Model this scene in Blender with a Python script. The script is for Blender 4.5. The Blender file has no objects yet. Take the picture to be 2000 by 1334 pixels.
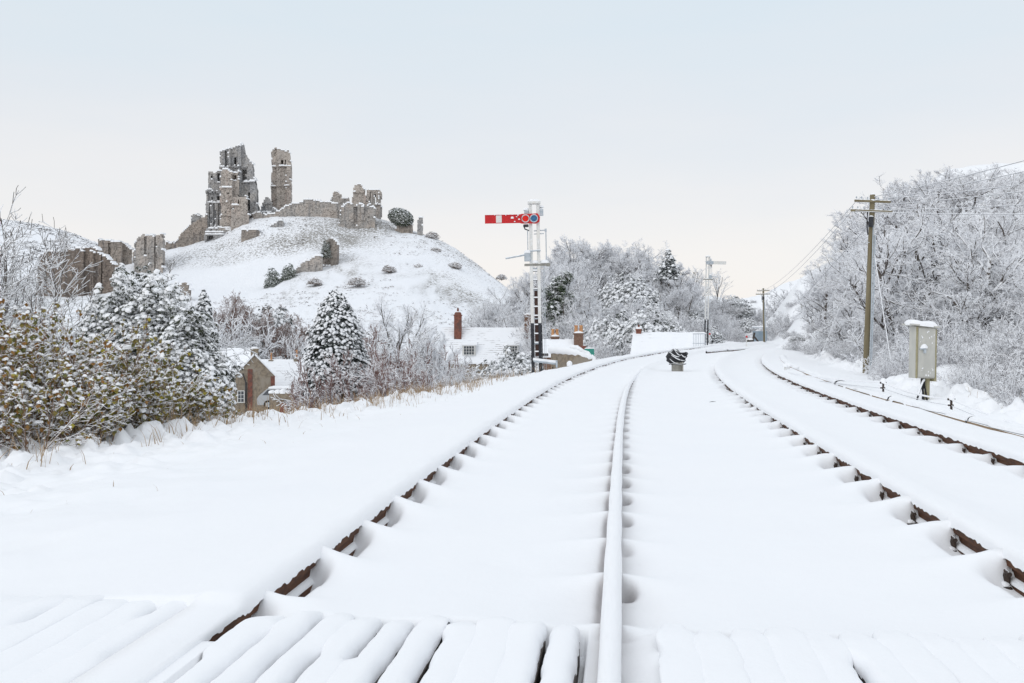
import bpy, math, random
import numpy as np
from mathutils import Vector, Matrix
R = math.radians
F, CX, YH, CZ = 1850.0, 1000.0, 642.0, 1.12        # the photograph's focal length (px), axis, horizon row and camera height
scene = bpy.context.scene
COL = scene.collection

def P(px, py, d):                                   # a point of the place seen at px,py and d metres away
    return np.array([(px - CX) / F * d, d, CZ + (YH - py) / F * d])

# ------------------------------------------------------------------ noise
def _h(ix, iy, seed):
    n = (ix.astype(np.int64) * 374761393 + iy.astype(np.int64) * 668265263 + seed * 974711) & 0x7fffffff
    n = ((n ^ (n >> 13)) * 1274126177) & 0x7fffffff
    return ((n ^ (n >> 16)) & 0xffff) / 65535.0

def vn(x, y, seed=0):
    x = np.asarray(x, float); y = np.asarray(y, float)
    ix = np.floor(x); iy = np.floor(y); fx = x - ix; fy = y - iy
    fx = fx * fx * (3 - 2 * fx); fy = fy * fy * (3 - 2 * fy)
    a = _h(ix, iy, seed); b = _h(ix + 1, iy, seed); c = _h(ix, iy + 1, seed); d = _h(ix + 1, iy + 1, seed)
    return (a * (1 - fx) + b * fx) * (1 - fy) + (c * (1 - fx) + d * fx) * fy

def fbm(x, y, seed=0, o=4):
    s = 0; a = .5; t = 0
    for k in range(o):
        s = s + a * vn(x * 2**k, y * 2**k, seed + 17 * k); t += a; a *= .5
    return s / t

def sst(a, b, x):
    t = np.clip((x - a) / (b - a), 0, 1); return t * t * (3 - 2 * t)

# ------------------------------------------------------------------ materials
class N:
    def __init__(s, name):
        s.m = bpy.data.materials.new(name); s.m.use_nodes = True
        s.t = s.m.node_tree; s.b = s.t.nodes['Principled BSDF']
    def n(s, typ, **kw):
        x = s.t.nodes.new(typ)
        for k, v in kw.items(): setattr(x, k, v)
        return x
    def l(s, a, b): s.t.links.new(a, b)
    def noise(s, scale, detail=4, vec=None, rough=.6):
        x = s.n('ShaderNodeTexNoise'); x.inputs['Scale'].default_value = scale
        x.inputs['Detail'].default_value = detail; x.inputs['Roughness'].default_value = rough
        if vec is not None: s.l(vec, x.inputs['Vector'])
        return x.outputs['Fac']
    def math(s, op, a, b=None, c=None):
        x = s.n('ShaderNodeMath', operation=op)
        for i, v in enumerate((a, b, c)):
            if v is None: continue
            if isinstance(v, (int, float)): x.inputs[i].default_value = v
            else: s.l(v, x.inputs[i])
        return x.outputs[0]
    def ramp(s, v, a, b):
        x = s.n('ShaderNodeMapRange', interpolation_type='SMOOTHSTEP'); s.l(v, x.inputs['Value'])
        x.inputs['From Min'].default_value = a; x.inputs['From Max'].default_value = b
        return x.outputs['Result']
    def mix(s, f, a, b):
        x = s.n('ShaderNodeMix', data_type='RGBA')
        if isinstance(f, (int, float)): x.inputs['Factor'].default_value = f
        else: s.l(f, x.inputs['Factor'])
        for v, k in ((a, 'A'), (b, 'B')):
            sk = [i for i in x.inputs if i.name == k and i.type == 'RGBA'][0]
            if isinstance(v, tuple): sk.default_value = (*v, 1)
            else: s.l(v, sk)
        return [o for o in x.outputs if o.type == 'RGBA'][0]
    def pos(s, sc=(1, 1, 1)):
        g = s.n('ShaderNodeTexCoord'); mp = s.n('ShaderNodeMapping'); mp.inputs['Scale'].default_value = sc
        s.l(g.outputs['Object'], mp.inputs['Vector']); return mp.outputs['Vector']
    def bump(s, h, strength=.3, dist=.02):
        x = s.n('ShaderNodeBump'); x.inputs['Strength'].default_value = strength; x.inputs['Distance'].default_value = dist
        s.l(h, x.inputs['Height']); s.l(x.outputs['Normal'], s.b.inputs['Normal'])

SNOW = (.90, .91, .935)
def M(name, c1, c2=None, scale=6., rough=.8, snow=None, nz=.5, nscale=3., metal=0., bump=0., stretch=(1, 1, 1), spec=.3, sat=None):
    """A surface mottled between c1 and c2; snow = how steep a face still holds snow (None: none)."""
    n = N(name); vec = n.pos(stretch)
    col = c1
    nf = None
    if c2 is not None:
        nf = n.noise(scale, 5, vec); col = n.mix(n.ramp(nf, .35, .65), c1, c2)
    if sat is not None:                                    # a third tint in large stains
        col = n.mix(n.ramp(n.noise(scale * .22, 4, vec), .48, .62), col if not isinstance(col, tuple) else col, sat)
    if snow is not None:
        g = n.n('ShaderNodeNewGeometry'); sp = n.n('ShaderNodeSeparateXYZ'); n.l(g.outputs['Normal'], sp.inputs[0])
        v = n.math('ADD', sp.outputs['Z'], n.math('MULTIPLY', n.math('SUBTRACT', n.noise(nscale, 4, n.pos()), .5), nz * 2))
        col = n.mix(n.ramp(v, snow - .12, snow + .12), col, SNOW)
    if isinstance(col, tuple): n.b.inputs['Base Color'].default_value = (*col, 1)
    else: n.l(col, n.b.inputs['Base Color'])
    n.b.inputs['Roughness'].default_value = rough; n.b.inputs['Metallic'].default_value = metal
    n.b.inputs['Specular IOR Level'].default_value = spec
    if bump: n.bump(nf if nf is not None else n.noise(scale, 5, vec), .6, bump)
    return n.m

def mat_snow(name='snow', fine=True):
    n = N(name); p = n.pos()
    n.l(n.mix(n.noise(.7, 3, p), (.89, .90, .925), (.918, .922, .935)), n.b.inputs['Base Color'])
    n.b.inputs['Roughness'].default_value = .65; n.b.inputs['Specular IOR Level'].default_value = .2
    a = n.noise(55, 3, p); b = n.noise(7, 4, p)
    n.bump(n.math('ADD', n.math('MULTIPLY', a, .25), n.math('MULTIPLY', b, 1.)), .22, .02)
    return n.m

def mat_hill():
    n = N('snow_on_rough_grass'); p = n.pos((1, 1, 1.4))
    fine = n.noise(2.1, 3, p, .55); fine2 = n.noise(5.5, 3, p, .6); big = n.noise(.035, 4, p, .6)
    g = n.n('ShaderNodeNewGeometry'); sp = n.n('ShaderNodeSeparateXYZ'); n.l(g.outputs['Normal'], sp.inputs[0])
    steep = n.ramp(sp.outputs['Z'], .975, .93)
    thr = n.math('ADD', n.math('MULTIPLY', big, .5), n.math('MULTIPLY', fine, .55))
    thr = n.math('ADD', thr, n.math('MULTIPLY', fine2, .25))
    so = n.n('ShaderNodeSeparateXYZ'); n.l(n.pos(), so.inputs[0])       # the level lawn of the lower ward lies smooth
    lawn = n.math('MULTIPLY', n.ramp(so.outputs['X'], -43, -50), n.math('MULTIPLY', n.ramp(so.outputs['Y'], 186, 193), n.ramp(so.outputs['Y'], 231, 227)))
    f = n.math('MULTIPLY', n.math('MULTIPLY', n.ramp(thr, .64, .755), steep), n.math('SUBTRACT', 1., lawn))
    grass = n.mix(n.noise(.9, 3, p), (.14, .125, .105), (.24, .22, .185))
    base = n.mix(n.noise(.05, 3, p), (.84, .86, .90), (.915, .925, .95))
    n.l(n.mix(n.math('MULTIPLY', f, .85), base, grass), n.b.inputs['Base Color'])
    n.b.inputs['Roughness'].default_value = .8; n.b.inputs['Specular IOR Level'].default_value = .1
    n.bump(fine, .7, .35)
    return n.m

def mat_tiles(name, dark=(.20, .18, .165), amount=.56, pitch=.17):
    """Snow on a stone roof whose tile courses show in broken lines."""
    n = N(name); p = n.pos(); sp = n.n('ShaderNodeSeparateXYZ'); n.l(p, sp.inputs[0])
    fr = n.math('FRACT', n.math('DIVIDE', sp.outputs['Z'], pitch))
    line = n.ramp(fr, .30, .12)
    br = n.ramp(n.math('ADD', n.math('MULTIPLY', n.noise(.55, 3, p), .6), n.math('MULTIPLY', n.noise(3.5, 4, n.pos((.6, 1, 2))), .5)), amount, amount + .12)
    n.l(n.mix(n.math('MULTIPLY', line, br), (.90, .915, .945), dark), n.b.inputs['Base Color'])
    n.b.inputs['Roughness'].default_value = .75
    n.bump(n.math('SUBTRACT', 1., line), .4, .04)
    return n.m

def mat_castle(name, c1, c2, c3, snow=.55):
    n = N(name); p = n.pos(); pv = n.pos((1, 1, .12))
    col = n.mix(n.ramp(n.noise(.28, 5, p), .4, .6), c1, c2)
    col = n.mix(n.math('MULTIPLY', n.ramp(n.noise(.9, 5, pv), .5, .68), .75), col, c3)
    st = n.noise(1.7, 6, n.pos((1, 1, 1.7)), .75)
    col = n.mix(n.math('MULTIPLY', n.ramp(st, .50, .37), .8), col, (.10, .095, .09))
    col = n.mix(n.math('MULTIPLY', n.ramp(st, .54, .66), .6), col, (.56, .52, .48))
    g = n.n('ShaderNodeNewGeometry'); sp = n.n('ShaderNodeSeparateXYZ'); n.l(g.outputs['Normal'], sp.inputs[0])
    v = n.math('ADD', sp.outputs['Z'], n.math('MULTIPLY', n.math('SUBTRACT', n.noise(1.1, 5, p, .7), .5), 1.5))
    col = n.mix(n.ramp(v, snow - .12, snow + .12), col, SNOW)
    n.l(col, n.b.inputs['Base Color']); n.b.inputs['Roughness'].default_value = .95; n.b.inputs['Specular IOR Level'].default_value = .1
    n.bump(st, .8, .25)
    return n.m

MT = {}
MT['snow'] = mat_snow()
MT['hill'] = mat_hill()
MT['bark'] = M('frosted_bark', (.085, .07, .062), (.14, .12, .105), 9, .9, snow=.10, nz=.55, nscale=5)
MT['twig'] = M('frosted_twig', (.42, .405, .415), (.50, .485, .495), 4, .9, snow=-.66, nz=.5, nscale=2.5)
MT['twig_dark'] = M('frosted_dark_twig', (.27, .255, .25), (.33, .315, .31), 4, .9, snow=-.45, nz=.55, nscale=2.5)
MT['twig_bush'] = M('frosted_bush_twig', (.20, .185, .185), (.27, .25, .25), 4, .9, snow=-.28, nz=.55, nscale=2.5)
MT['twig_bare'] = M('dark_bare_twig', (.10, .085, .075), (.15, .135, .12), 4, .9, snow=.12, nz=.55, nscale=2.5)
MT['twig_russet'] = M('russet_twig', (.17, .10, .08), (.24, .155, .125), 4, .9, snow=.34, nz=.7, nscale=2.5)
MT['twig_red'] = M('frosted_red_twig', (.19, .105, .09), (.25, .16, .14), 4, .9, snow=.20, nz=.7, nscale=2.5)
MT['ever'] = M('snowy_evergreen_leaf', (.028, .042, .026), (.062, .078, .045), 3, .6, snow=.30, nz=.65, nscale=3.2)
MT['ever_near'] = M('snowy_glossy_leaf', (.03, .043, .022), (.075, .085, .04), 8, .5, snow=.40, nz=.6, nscale=7)
MT['conifer'] = M('dark_conifer_needles', (.022, .032, .028), (.05, .062, .052), 5, .8, snow=.62, nz=.8, nscale=9)
MT['ivy'] = M('ivy_leaf', (.028, .045, .022), (.06, .085, .038), 3, .6, snow=.62, nz=.8, nscale=2)
MT['heather'] = M('brown_frosted_scrub', (.15, .105, .08), (.24, .175, .135), 2, .9, snow=.42, nz=.7, nscale=2)
MT['leaf_olive'] = M('olive_leaf', (.17, .135, .035), (.25, .195, .05), 20, .55, snow=.93, nz=.35, nscale=14)
MT['leaf_green'] = M('green_leaf', (.09, .095, .028), (.145, .14, .04), 20, .5, snow=.93, nz=.35, nscale=14)
MT['leaf_brown'] = M('brown_leaf', (.23, .115, .03), (.30, .16, .045), 20, .6, snow=.95, nz=.3, nscale=14)
MT['leaf_yellow'] = M('yellow_leaf', (.38, .31, .04), (.28, .25, .04), 20, .6, snow=.97, nz=.3, nscale=14)
MT['stem'] = M('brown_stem', (.15, .09, .06), (.24, .16, .11), 14, .85, snow=.30, nz=.55, nscale=9)
MT['straw'] = M('dry_grass', (.31, .215, .135), (.42, .31, .20), 30, .9, snow=.9, nz=.3)
MT['castle'] = mat_castle('castle_stone', (.43, .405, .38), (.50, .445, .40), (.27, .265, .265))
MT['castle_warm'] = mat_castle('warm_castle_stone', (.52, .465, .415), (.42, .38, .345), (.50, .41, .365))
MT['castle_grey'] = mat_castle('grey_castle_stone', (.38, .38, .385), (.45, .43, .41), (.21, .215, .225))
MT['castle_brown'] = mat_castle('brown_castle_stone', (.31, .275, .245), (.38, .325, .28), (.18, .165, .16))
MT['castle_dark'] = mat_castle('dark_brown_castle_stone', (.20, .165, .14), (.26, .21, .175), (.12, .105, .1))
MT['house_stone'] = M('rubble_wall', (.31, .255, .19), (.19, .155, .12), 5, .9, snow=.8, nz=.3, bump=.04, sat=(.31, .27, .22))
MT['brick'] = M('red_brick', (.17, .065, .048), (.25, .105, .075), 9, .9, snow=.75, nz=.35, bump=.02, sat=(.13, .075, .065))
MT['brick_dark'] = M('dark_brick', (.15, .085, .062), (.22, .14, .10), 9, .9, snow=.72, nz=.4, bump=.02)
MT['terracotta'] = M('terracotta', (.62, .33, .15), (.50, .24, .12), 8, .8, snow=.8, nz=.3)
MT['roof'] = mat_tiles('snowy_stone_roof')
MT['roof_clean'] = mat_tiles('deep_snow_roof', (.45, .44, .44), .60, .24)
MT['rust'] = M('rusty_rail', (.115, .048, .022), (.065, .03, .018), 11, .75, bump=.004, stretch=(1, 1, 3))
MT['iron'] = M('dark_cast_iron', (.035, .026, .022), (.06, .038, .028), 18, .6, snow=.93, nz=.3, nscale=20)
MT['timber'] = M('dark_wet_timber', (.05, .043, .04), (.09, .075, .065), 14, .85, stretch=(1, .15, 1))
MT['board'] = M('brown_board', (.22, .15, .09), (.30, .215, .14), 12, .85, snow=.8, nz=.3, nscale=9, stretch=(1, .3, 1))
MT['pole'] = M('weathered_pole', (.17, .14, .085), (.235, .20, .125), 7, .85, snow=.5, nz=.25, nscale=10, stretch=(1, 1, .1), sat=(.15, .13, .10))
MT['white'] = M('white_paint', (.78, .78, .77), (.66, .66, .64), 12, .55, snow=.4, nz=.4, sat=(.74, .72, .68))
MT['black'] = M('black_paint', (.022, .024, .03), (.04, .042, .048), 9, .5, snow=.5, nz=.3, nscale=9)
MT['brown_paint'] = M('brown_painted_timber', (.10, .06, .052), (.14, .085, .07), 9, .8, snow=.6, nz=.3)
MT['red'] = M('red_enamel', (.60, .022, .025), (.52, .018, .022), 6, .38, snow=.6, nz=.35, nscale=16)
MT['red_glass'] = M('red_glass', (.78, .02, .012), (.62, .012, .008), 12, .3, spec=.25)
MT['blue_glass'] = M('blue_glass', (.035, .13, .26), (.055, .17, .31), 9, .3, spec=.25)
MT['zinc'] = M('pale_galvanised_steel', (.40, .45, .49), (.52, .56, .60), 10, .5, snow=.35, nz=.45, nscale=9)
MT['cabinet'] = M('weathered_cabinet_paint', (.47, .465, .43), (.545, .535, .49), 5, .55, snow=.6, nz=.3, nscale=8, stretch=(1, 1, .4), sat=(.43, .45, .45))
MT['cabinet_edge'] = M('mossy_cabinet_edge', (.30, .27, .16), (.37, .335, .22), 12, .7, snow=.6, nz=.3, nscale=8)
MT['concrete'] = M('concrete', (.33, .32, .29), (.25, .24, .215), 9, .9, snow=.7, nz=.3)
MT['plastic'] = M('black_plastic_sheet', (.014, .015, .018), (.026, .027, .03), 9, .32, snow=.86, nz=.40, nscale=6.5, stretch=(1, 1, 1))
MT['cable'] = M('black_cable', (.02, .02, .022), None, 6, .6, snow=.55, nz=.3, nscale=6)
MT['wire'] = M('frosted_wire', (.30, .31, .33), None, 6, .7, snow=-.1, nz=.5, nscale=4)
MT['glass'] = M('dark_window_glass', (.05, .055, .065), (.09, .10, .11), 3, .15, spec=.6)
MT['green'] = M('green_painted_board', (.035, .33, .25), (.05, .26, .21), 5, .5, snow=.5, nz=.9, nscale=5)
MT['shed'] = M('blue_grey_sheet_metal', (.26, .33, .39), (.31, .37, .42), 3, .6, snow=.6, nz=.2)
MT['car'] = M('silver_car_paint', (.42, .43, .44), None, 4, .3, metal=.5, snow=.7, nz=.3)
MT['rubber'] = M('tyre_rubber', (.02, .02, .02), None, 4, .8)
MT['redwood'] = M('red_brown_gate', (.19, .075, .055), (.24, .10, .075), 7, .8)

# ------------------------------------------------------------------ objects
def tag(o, label=None, cat=None, group=None, kind=None):
    if label: o['label'] = label
    if cat: o['category'] = cat
    if group: o['group'] = group
    if kind: o['kind'] = kind
    return o

def thing(name, label, cat, loc, rotz=0., group=None):
    o = bpy.data.objects.new(name, None); COL.objects.link(o)
    o.empty_display_size = .2; o.location = tuple(float(v) for v in loc); o.rotation_euler = (0, 0, rotz)
    return tag(o, label, cat, group, 'thing')

def link_mesh(name, me, parent=None):
    o = bpy.data.objects.new(name, me); COL.objects.link(o)
    if parent is not None: o.parent = parent
    return o

def fast_mesh(name, V, polys, mats, midx=None, smooth=False):
    """polys: an (n,k) array of vertex indices, or a list of such arrays; midx a matching material index array or list."""
    if not isinstance(polys, (list, tuple)): polys = [polys]; midx = None if midx is None else [midx]
    polys = [np.asarray(p, np.int32) for p in polys]
    me = bpy.data.meshes.new(name)
    V = np.ascontiguousarray(V, np.float32)
    nl = sum(p.size for p in polys); nf = sum(len(p) for p in polys)
    me.vertices.add(len(V)); me.vertices.foreach_set('co', V.ravel())
    me.loops.add(nl); me.loops.foreach_set('vertex_index', np.concatenate([p.ravel() for p in polys]))
    me.polygons.add(nf)
    st = []; at = 0
    for p in polys:
        st.append(at + np.arange(len(p), dtype=np.int32) * p.shape[1]); at += p.size
    me.polygons.foreach_set('loop_start', np.concatenate(st).astype(np.int32))
    if midx is not None: me.polygons.foreach_set('material_index', np.concatenate([np.asarray(m, np.int32) for m in midx]))
    me.polygons.foreach_set('use_smooth', np.full(nf, smooth, bool))
    for m in (mats if isinstance(mats, (list, tuple)) else [mats]): me.materials.append(m)
    me.update(calc_edges=True); me.validate()
    return me

def grid_mesh(name, V, nr, nc, mat, smooth=True):
    i = np.arange(nr - 1)[:, None] * nc + np.arange(nc - 1)[None]
    q = np.stack([i, i + 1, i + nc + 1, i + nc], -1).reshape(-1, 4)
    return fast_mesh(name, V.reshape(-1, 3), q, mat, None, smooth)

class MB:
    """Collects shapes; build() links them as one mesh object."""
    def __init__(s): s.v = []; s.f = []; s.m = []; s.sm = []
    def add(s, v, f, m=0, smooth=False):
        b = len(s.v); s.v += [tuple(map(float, q)) for q in v]
        for q in f: s.f.append([b + i for i in q]); s.m.append(m); s.sm.append(smooth)
        return s
    def box(s, c, size, rot=(0, 0, 0), m=0, taper=1., bev=0.):
        x, y, z = (h / 2 for h in size); Rm = Matrix.Rotation(rot[2], 3, 'Z') @ Matrix.Rotation(rot[1], 3, 'Y') @ Matrix.Rotation(rot[0], 3, 'X')
        if bev > 0:
            b = min(bev, x * .9, y * .9); zz = min(b, z * .9)
            ring = lambda e, zc: [(-x + e + b, -y + e, zc), (x - e - b, -y + e, zc), (x - e, -y + e + b, zc), (x - e, y - e - b, zc), (x - e - b, y - e, zc), (-x + e + b, y - e, zc), (-x + e, y - e - b, zc), (-x + e, -y + e + b, zc)]
            v = ring(0, -z) + ring(0, z - zz) + ring(zz * .6, z)
            f = [list(range(7, -1, -1))] + [[k * 8 + i, k * 8 + (i + 1) % 8, k * 8 + 8 + (i + 1) % 8, k * 8 + 8 + i] for k in (0, 1) for i in range(8)] + [list(range(16, 24))]
        else:
            v = [(-x, -y, -z), (x, -y, -z), (x, y, -z), (-x, y, -z), (-x * taper, -y * taper, z), (x * taper, -y * taper, z), (x * taper, y * taper, z), (-x * taper, y * taper, z)]
            f = [(3, 2, 1, 0), (4, 5, 6, 7), (0, 1, 5, 4), (1, 2, 6, 5), (2, 3, 7, 6), (3, 0, 4, 7)]
        v = [Rm @ Vector(q) + Vector(c) for q in v]
        return s.add(v, f, m)
    def tube(s, pts, r, n=8, m=0, cap=True, smooth=True):
        pts = [Vector(p) for p in pts]; rr = r if isinstance(r, (list, tuple)) else [r] * len(pts)
        v = []; f = []; ref = None
        for i, p in enumerate(pts):
            d = (pts[min(i + 1, len(pts) - 1)] - pts[max(i - 1, 0)]).normalized()
            a = d.cross(Vector((0, 0, 1)))
            if a.length < .05: a = d.cross(Vector((0, 1, 0)))
            a.normalize()
            if ref is not None and a.dot(ref) < 0: a = -a
            ref = a; b = a.cross(d)
            for k in range(n):
                t = 2 * math.pi * k / n; v.append(p + (a * math.cos(t) + b * math.sin(t)) * rr[i])
        for i in range(len(pts) - 1):
            for k in range(n): f.append((i * n + k, i * n + (k + 1) % n, (i + 1) * n + (k + 1) % n, (i + 1) * n + k))
        s.add(v, f, m, smooth)
        if cap:                                             # end discs on vertices of their own, so they keep flat normals
            s.add(v[:n], [tuple(range(n))[::-1]], m); s.add(v[-n:], [tuple(range(n))], m)
        return s
    def prism(s, poly, y0, y1, m=0, axis='y'):
        """poly in (x,z), counter-clockwise seen from -y; extruded from y0 to y1."""
        n = len(poly)
        if axis == 'y': v = [(x, y0, z) for x, z in poly] + [(x, y1, z) for x, z in poly]
        else: v = [(y0, x, z) for x, z in poly] + [(y1, x, z) for x, z in poly]
        f = [tuple(range(n)), tuple(range(2 * n - 1, n - 1, -1))] + [(i, i + n, (i + 1) % n + n, (i + 1) % n) for i in range(n)]
        return s.add(v, f, m)
    def dome(s, c, rx, ry, h, nu=12, nv=4, m=0, seed=0, rough=.08, under=.25):
        rg = random.Random(seed); v = []; f = []
        for j in range(nv):
            a = (j / nv) * math.pi / 2 if j else -under
            for i in range(nu):
                t = 2 * math.pi * i / nu; k = math.cos(a) * (1 + rg.uniform(-rough, rough))
                v.append((c[0] + rx * k * math.cos(t), c[1] + ry * k * math.sin(t), c[2] + h * math.sin(a)))
        v.append((c[0], c[1], c[2] + h))
        for j in range(nv - 1):
            for i in range(nu): f.append((j * nu + i, j * nu + (i + 1) % nu, (j + 1) * nu + (i + 1) % nu, (j + 1) * nu + i))
        for i in range(nu): f.append(((nv - 1) * nu + i, (nv - 1) * nu + (i + 1) % nu, nv * nu))
        return s.add(v, f, m, True)
    def build(s, name, mats, parent=None, origin=(0, 0, 0), label=None):
        me = bpy.data.meshes.new(name)
        o = Vector([float(q) for q in origin])
        me.from_pydata([Vector(q) - o for q in s.v], [], s.f)
        for m in (mats if isinstance(mats, (list, tuple)) else [mats]): me.materials.append(m)
        me.polygons.foreach_set('material_index', s.m); me.polygons.foreach_set('use_smooth', s.sm)
        me.update()
        ob = link_mesh(name, me, parent)
        if label: ob['label'] = label
        return ob

# ------------------------------------------------------------------ camera, light, sky
cam = bpy.data.cameras.new('camera'); co = bpy.data.objects.new('camera', cam); COL.objects.link(co)
co.location = (0, 0, CZ); co.rotation_euler = (R(90), 0, 0)
cam.sensor_width = 36; cam.lens = 36 * F / 2000; cam.shift_y = (YH - 667) / 2000; cam.clip_start = .05; cam.clip_end = 4000
scene.camera = co
SUN_EL, SUN_AZ = 32., 215.                              # behind the camera and to its left
sun = bpy.data.lights.new('sun', 'SUN'); so = bpy.data.objects.new('sun', sun); COL.objects.link(so)
sun.energy = .55; sun.angle = R(35); sun.color = (1, .965, .93)
so.rotation_euler = (R(90 - SUN_EL), 0, R(180 - SUN_AZ)); so.location = (0, 0, 50)
w = bpy.data.worlds.new('World'); scene.world = w; w.use_nodes = True
nt = w.node_tree; nt.nodes.clear()
out = nt.nodes.new('ShaderNodeOutputWorld'); mixs = nt.nodes.new('ShaderNodeMixShader')
b1 = nt.nodes.new('ShaderNodeBackground'); b2 = nt.nodes.new('ShaderNodeBackground')
sky = nt.nodes.new('ShaderNodeTexSky'); sky.sky_type = 'NISHITA'; sky.sun_disc = False
sky.sun_elevation = R(SUN_EL); sky.sun_rotation = R(SUN_AZ)
b1.inputs['Strength'].default_value = .1; nt.links.new(sky.outputs[0], b1.inputs['Color'])
tc = nt.nodes.new('ShaderNodeTexCoord'); sx = nt.nodes.new('ShaderNodeSeparateXYZ'); nt.links.new(tc.outputs['Generated'], sx.inputs[0])
cl = nt.nodes.new('ShaderNodeTexNoise'); cl.inputs['Scale'].default_value = 2.2; cl.inputs['Detail'].default_value = 5
mp = nt.nodes.new('ShaderNodeMapping'); mp.inputs['Scale'].default_value = (1, 1, 4.5)
nt.links.new(tc.outputs['Generated'], mp.inputs[0]); nt.links.new(mp.outputs[0], cl.inputs['Vector'])
ma = nt.nodes.new('ShaderNodeMath'); ma.operation = 'MULTIPLY_ADD'; nt.links.new(cl.outputs['Fac'], ma.inputs[0]); ma.inputs[1].default_value = .22
mb_ = nt.nodes.new('ShaderNodeMath'); mb_.operation = 'SUBTRACT'; nt.links.new(sx.outputs['Z'], mb_.inputs[0]); mb_.inputs[1].default_value = .11
nt.links.new(mb_.outputs[0], ma.inputs[2])
cr = nt.nodes.new('ShaderNodeValToRGB'); el = cr.color_ramp.elements
el[0].position = 0; el[0].color = (.965, .925, .895, 1)
el[1].position = 1; el[1].color = (1.03, 1.06, 1.10, 1)
for p, c in ((.07, (.955, .925, .905)), (.15, (.88, .885, .90)), (.225, (.815, .855, .90)), (.33, (.745, .84, .91)), (.5, (.86, .93, 1.0))):
    e = el.new(p); e.color = (*c, 1)
nt.links.new(ma.outputs[0], cr.inputs[0]); nt.links.new(cr.outputs[0], b2.inputs['Color'])
mixs.inputs[0].default_value = .93
nt.links.new(b1.outputs[0], mixs.inputs[1]); nt.links.new(b2.outputs[0], mixs.inputs[2]); nt.links.new(mixs.outputs[0], out.inputs[0])
vs = scene.view_settings; vs.view_transform = 'Standard'; vs.look = 'None'; vs.exposure = 0; vs.gamma = 1
scene.render.engine = 'CYCLES'
cy = scene.cycles; cy.max_bounces = 6; cy.diffuse_bounces = 4; cy.glossy_bounces = 2; cy.transparent_max_bounces = 4
cy.use_denoising = True; cy.denoiser = 'OPENIMAGEDENOISE'; cy.denoising_input_passes = 'RGB_ALBEDO_NORMAL'; cy.denoising_prefilter = 'ACCURATE'; cy.use_adaptive_sampling = True; cy.adaptive_threshold = .012
# ------------------------------------------------------------------ the line of the track: rail A is the reference, t to its right
DS = .05
_s = np.arange(-6, 190, DS)
_k = np.interp(_s, [0, 6, 12, 20, 40, 55, 80, 110, 190], [0, .0008, .0022, .0062, .0062, .0030, .0030, .006, .006])
_th = .1135 + np.cumsum(_k) * DS
_th -= _th[np.searchsorted(_s, 0)] - .1135
_x = np.cumsum(np.sin(_th)) * DS; _y = np.cumsum(np.cos(_th)) * DS
i0 = np.searchsorted(_s, 0); _x += -1.535 - _x[i0]; _y -= _y[i0]
def track(s, t):
    x = np.interp(s, _s, _x); y = np.interp(s, _s, _y); th = np.interp(s, _s, _th)
    return x + np.cos(th) * t, y - np.sin(th) * t
def to_track(x, y):
    x = np.atleast_1d(np.asarray(x, float)); y = np.atleast_1d(np.asarray(y, float))
    i = np.array([np.argmin((_x - a)**2 + (_y - b)**2) for a, b in zip(x, y)])
    return _s[i], (x - _x[i]) * np.cos(_th[i]) - (y - _y[i]) * np.sin(_th[i])
RAILS = (0., 1.49, 3.45, 4.93)
SLEEP = .755; PH = (.10, .30, .62, .05)
S_CROSS = 3.74

def te_left(s):  return np.interp(s, [-5, 5, 11, 17, 24, 30, 45, 70, 190], [-6.0, -5.4, -4.75, -4.1, -3.4, -2.8, -2.3, -2.3, -2.3])
def te_right(s): return np.interp(s, [-5, 10, 14, 20, 28, 40, 190], [6.9, 6.9, 7.1, 7.6, 8.5, 7.5, 7.0])

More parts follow.
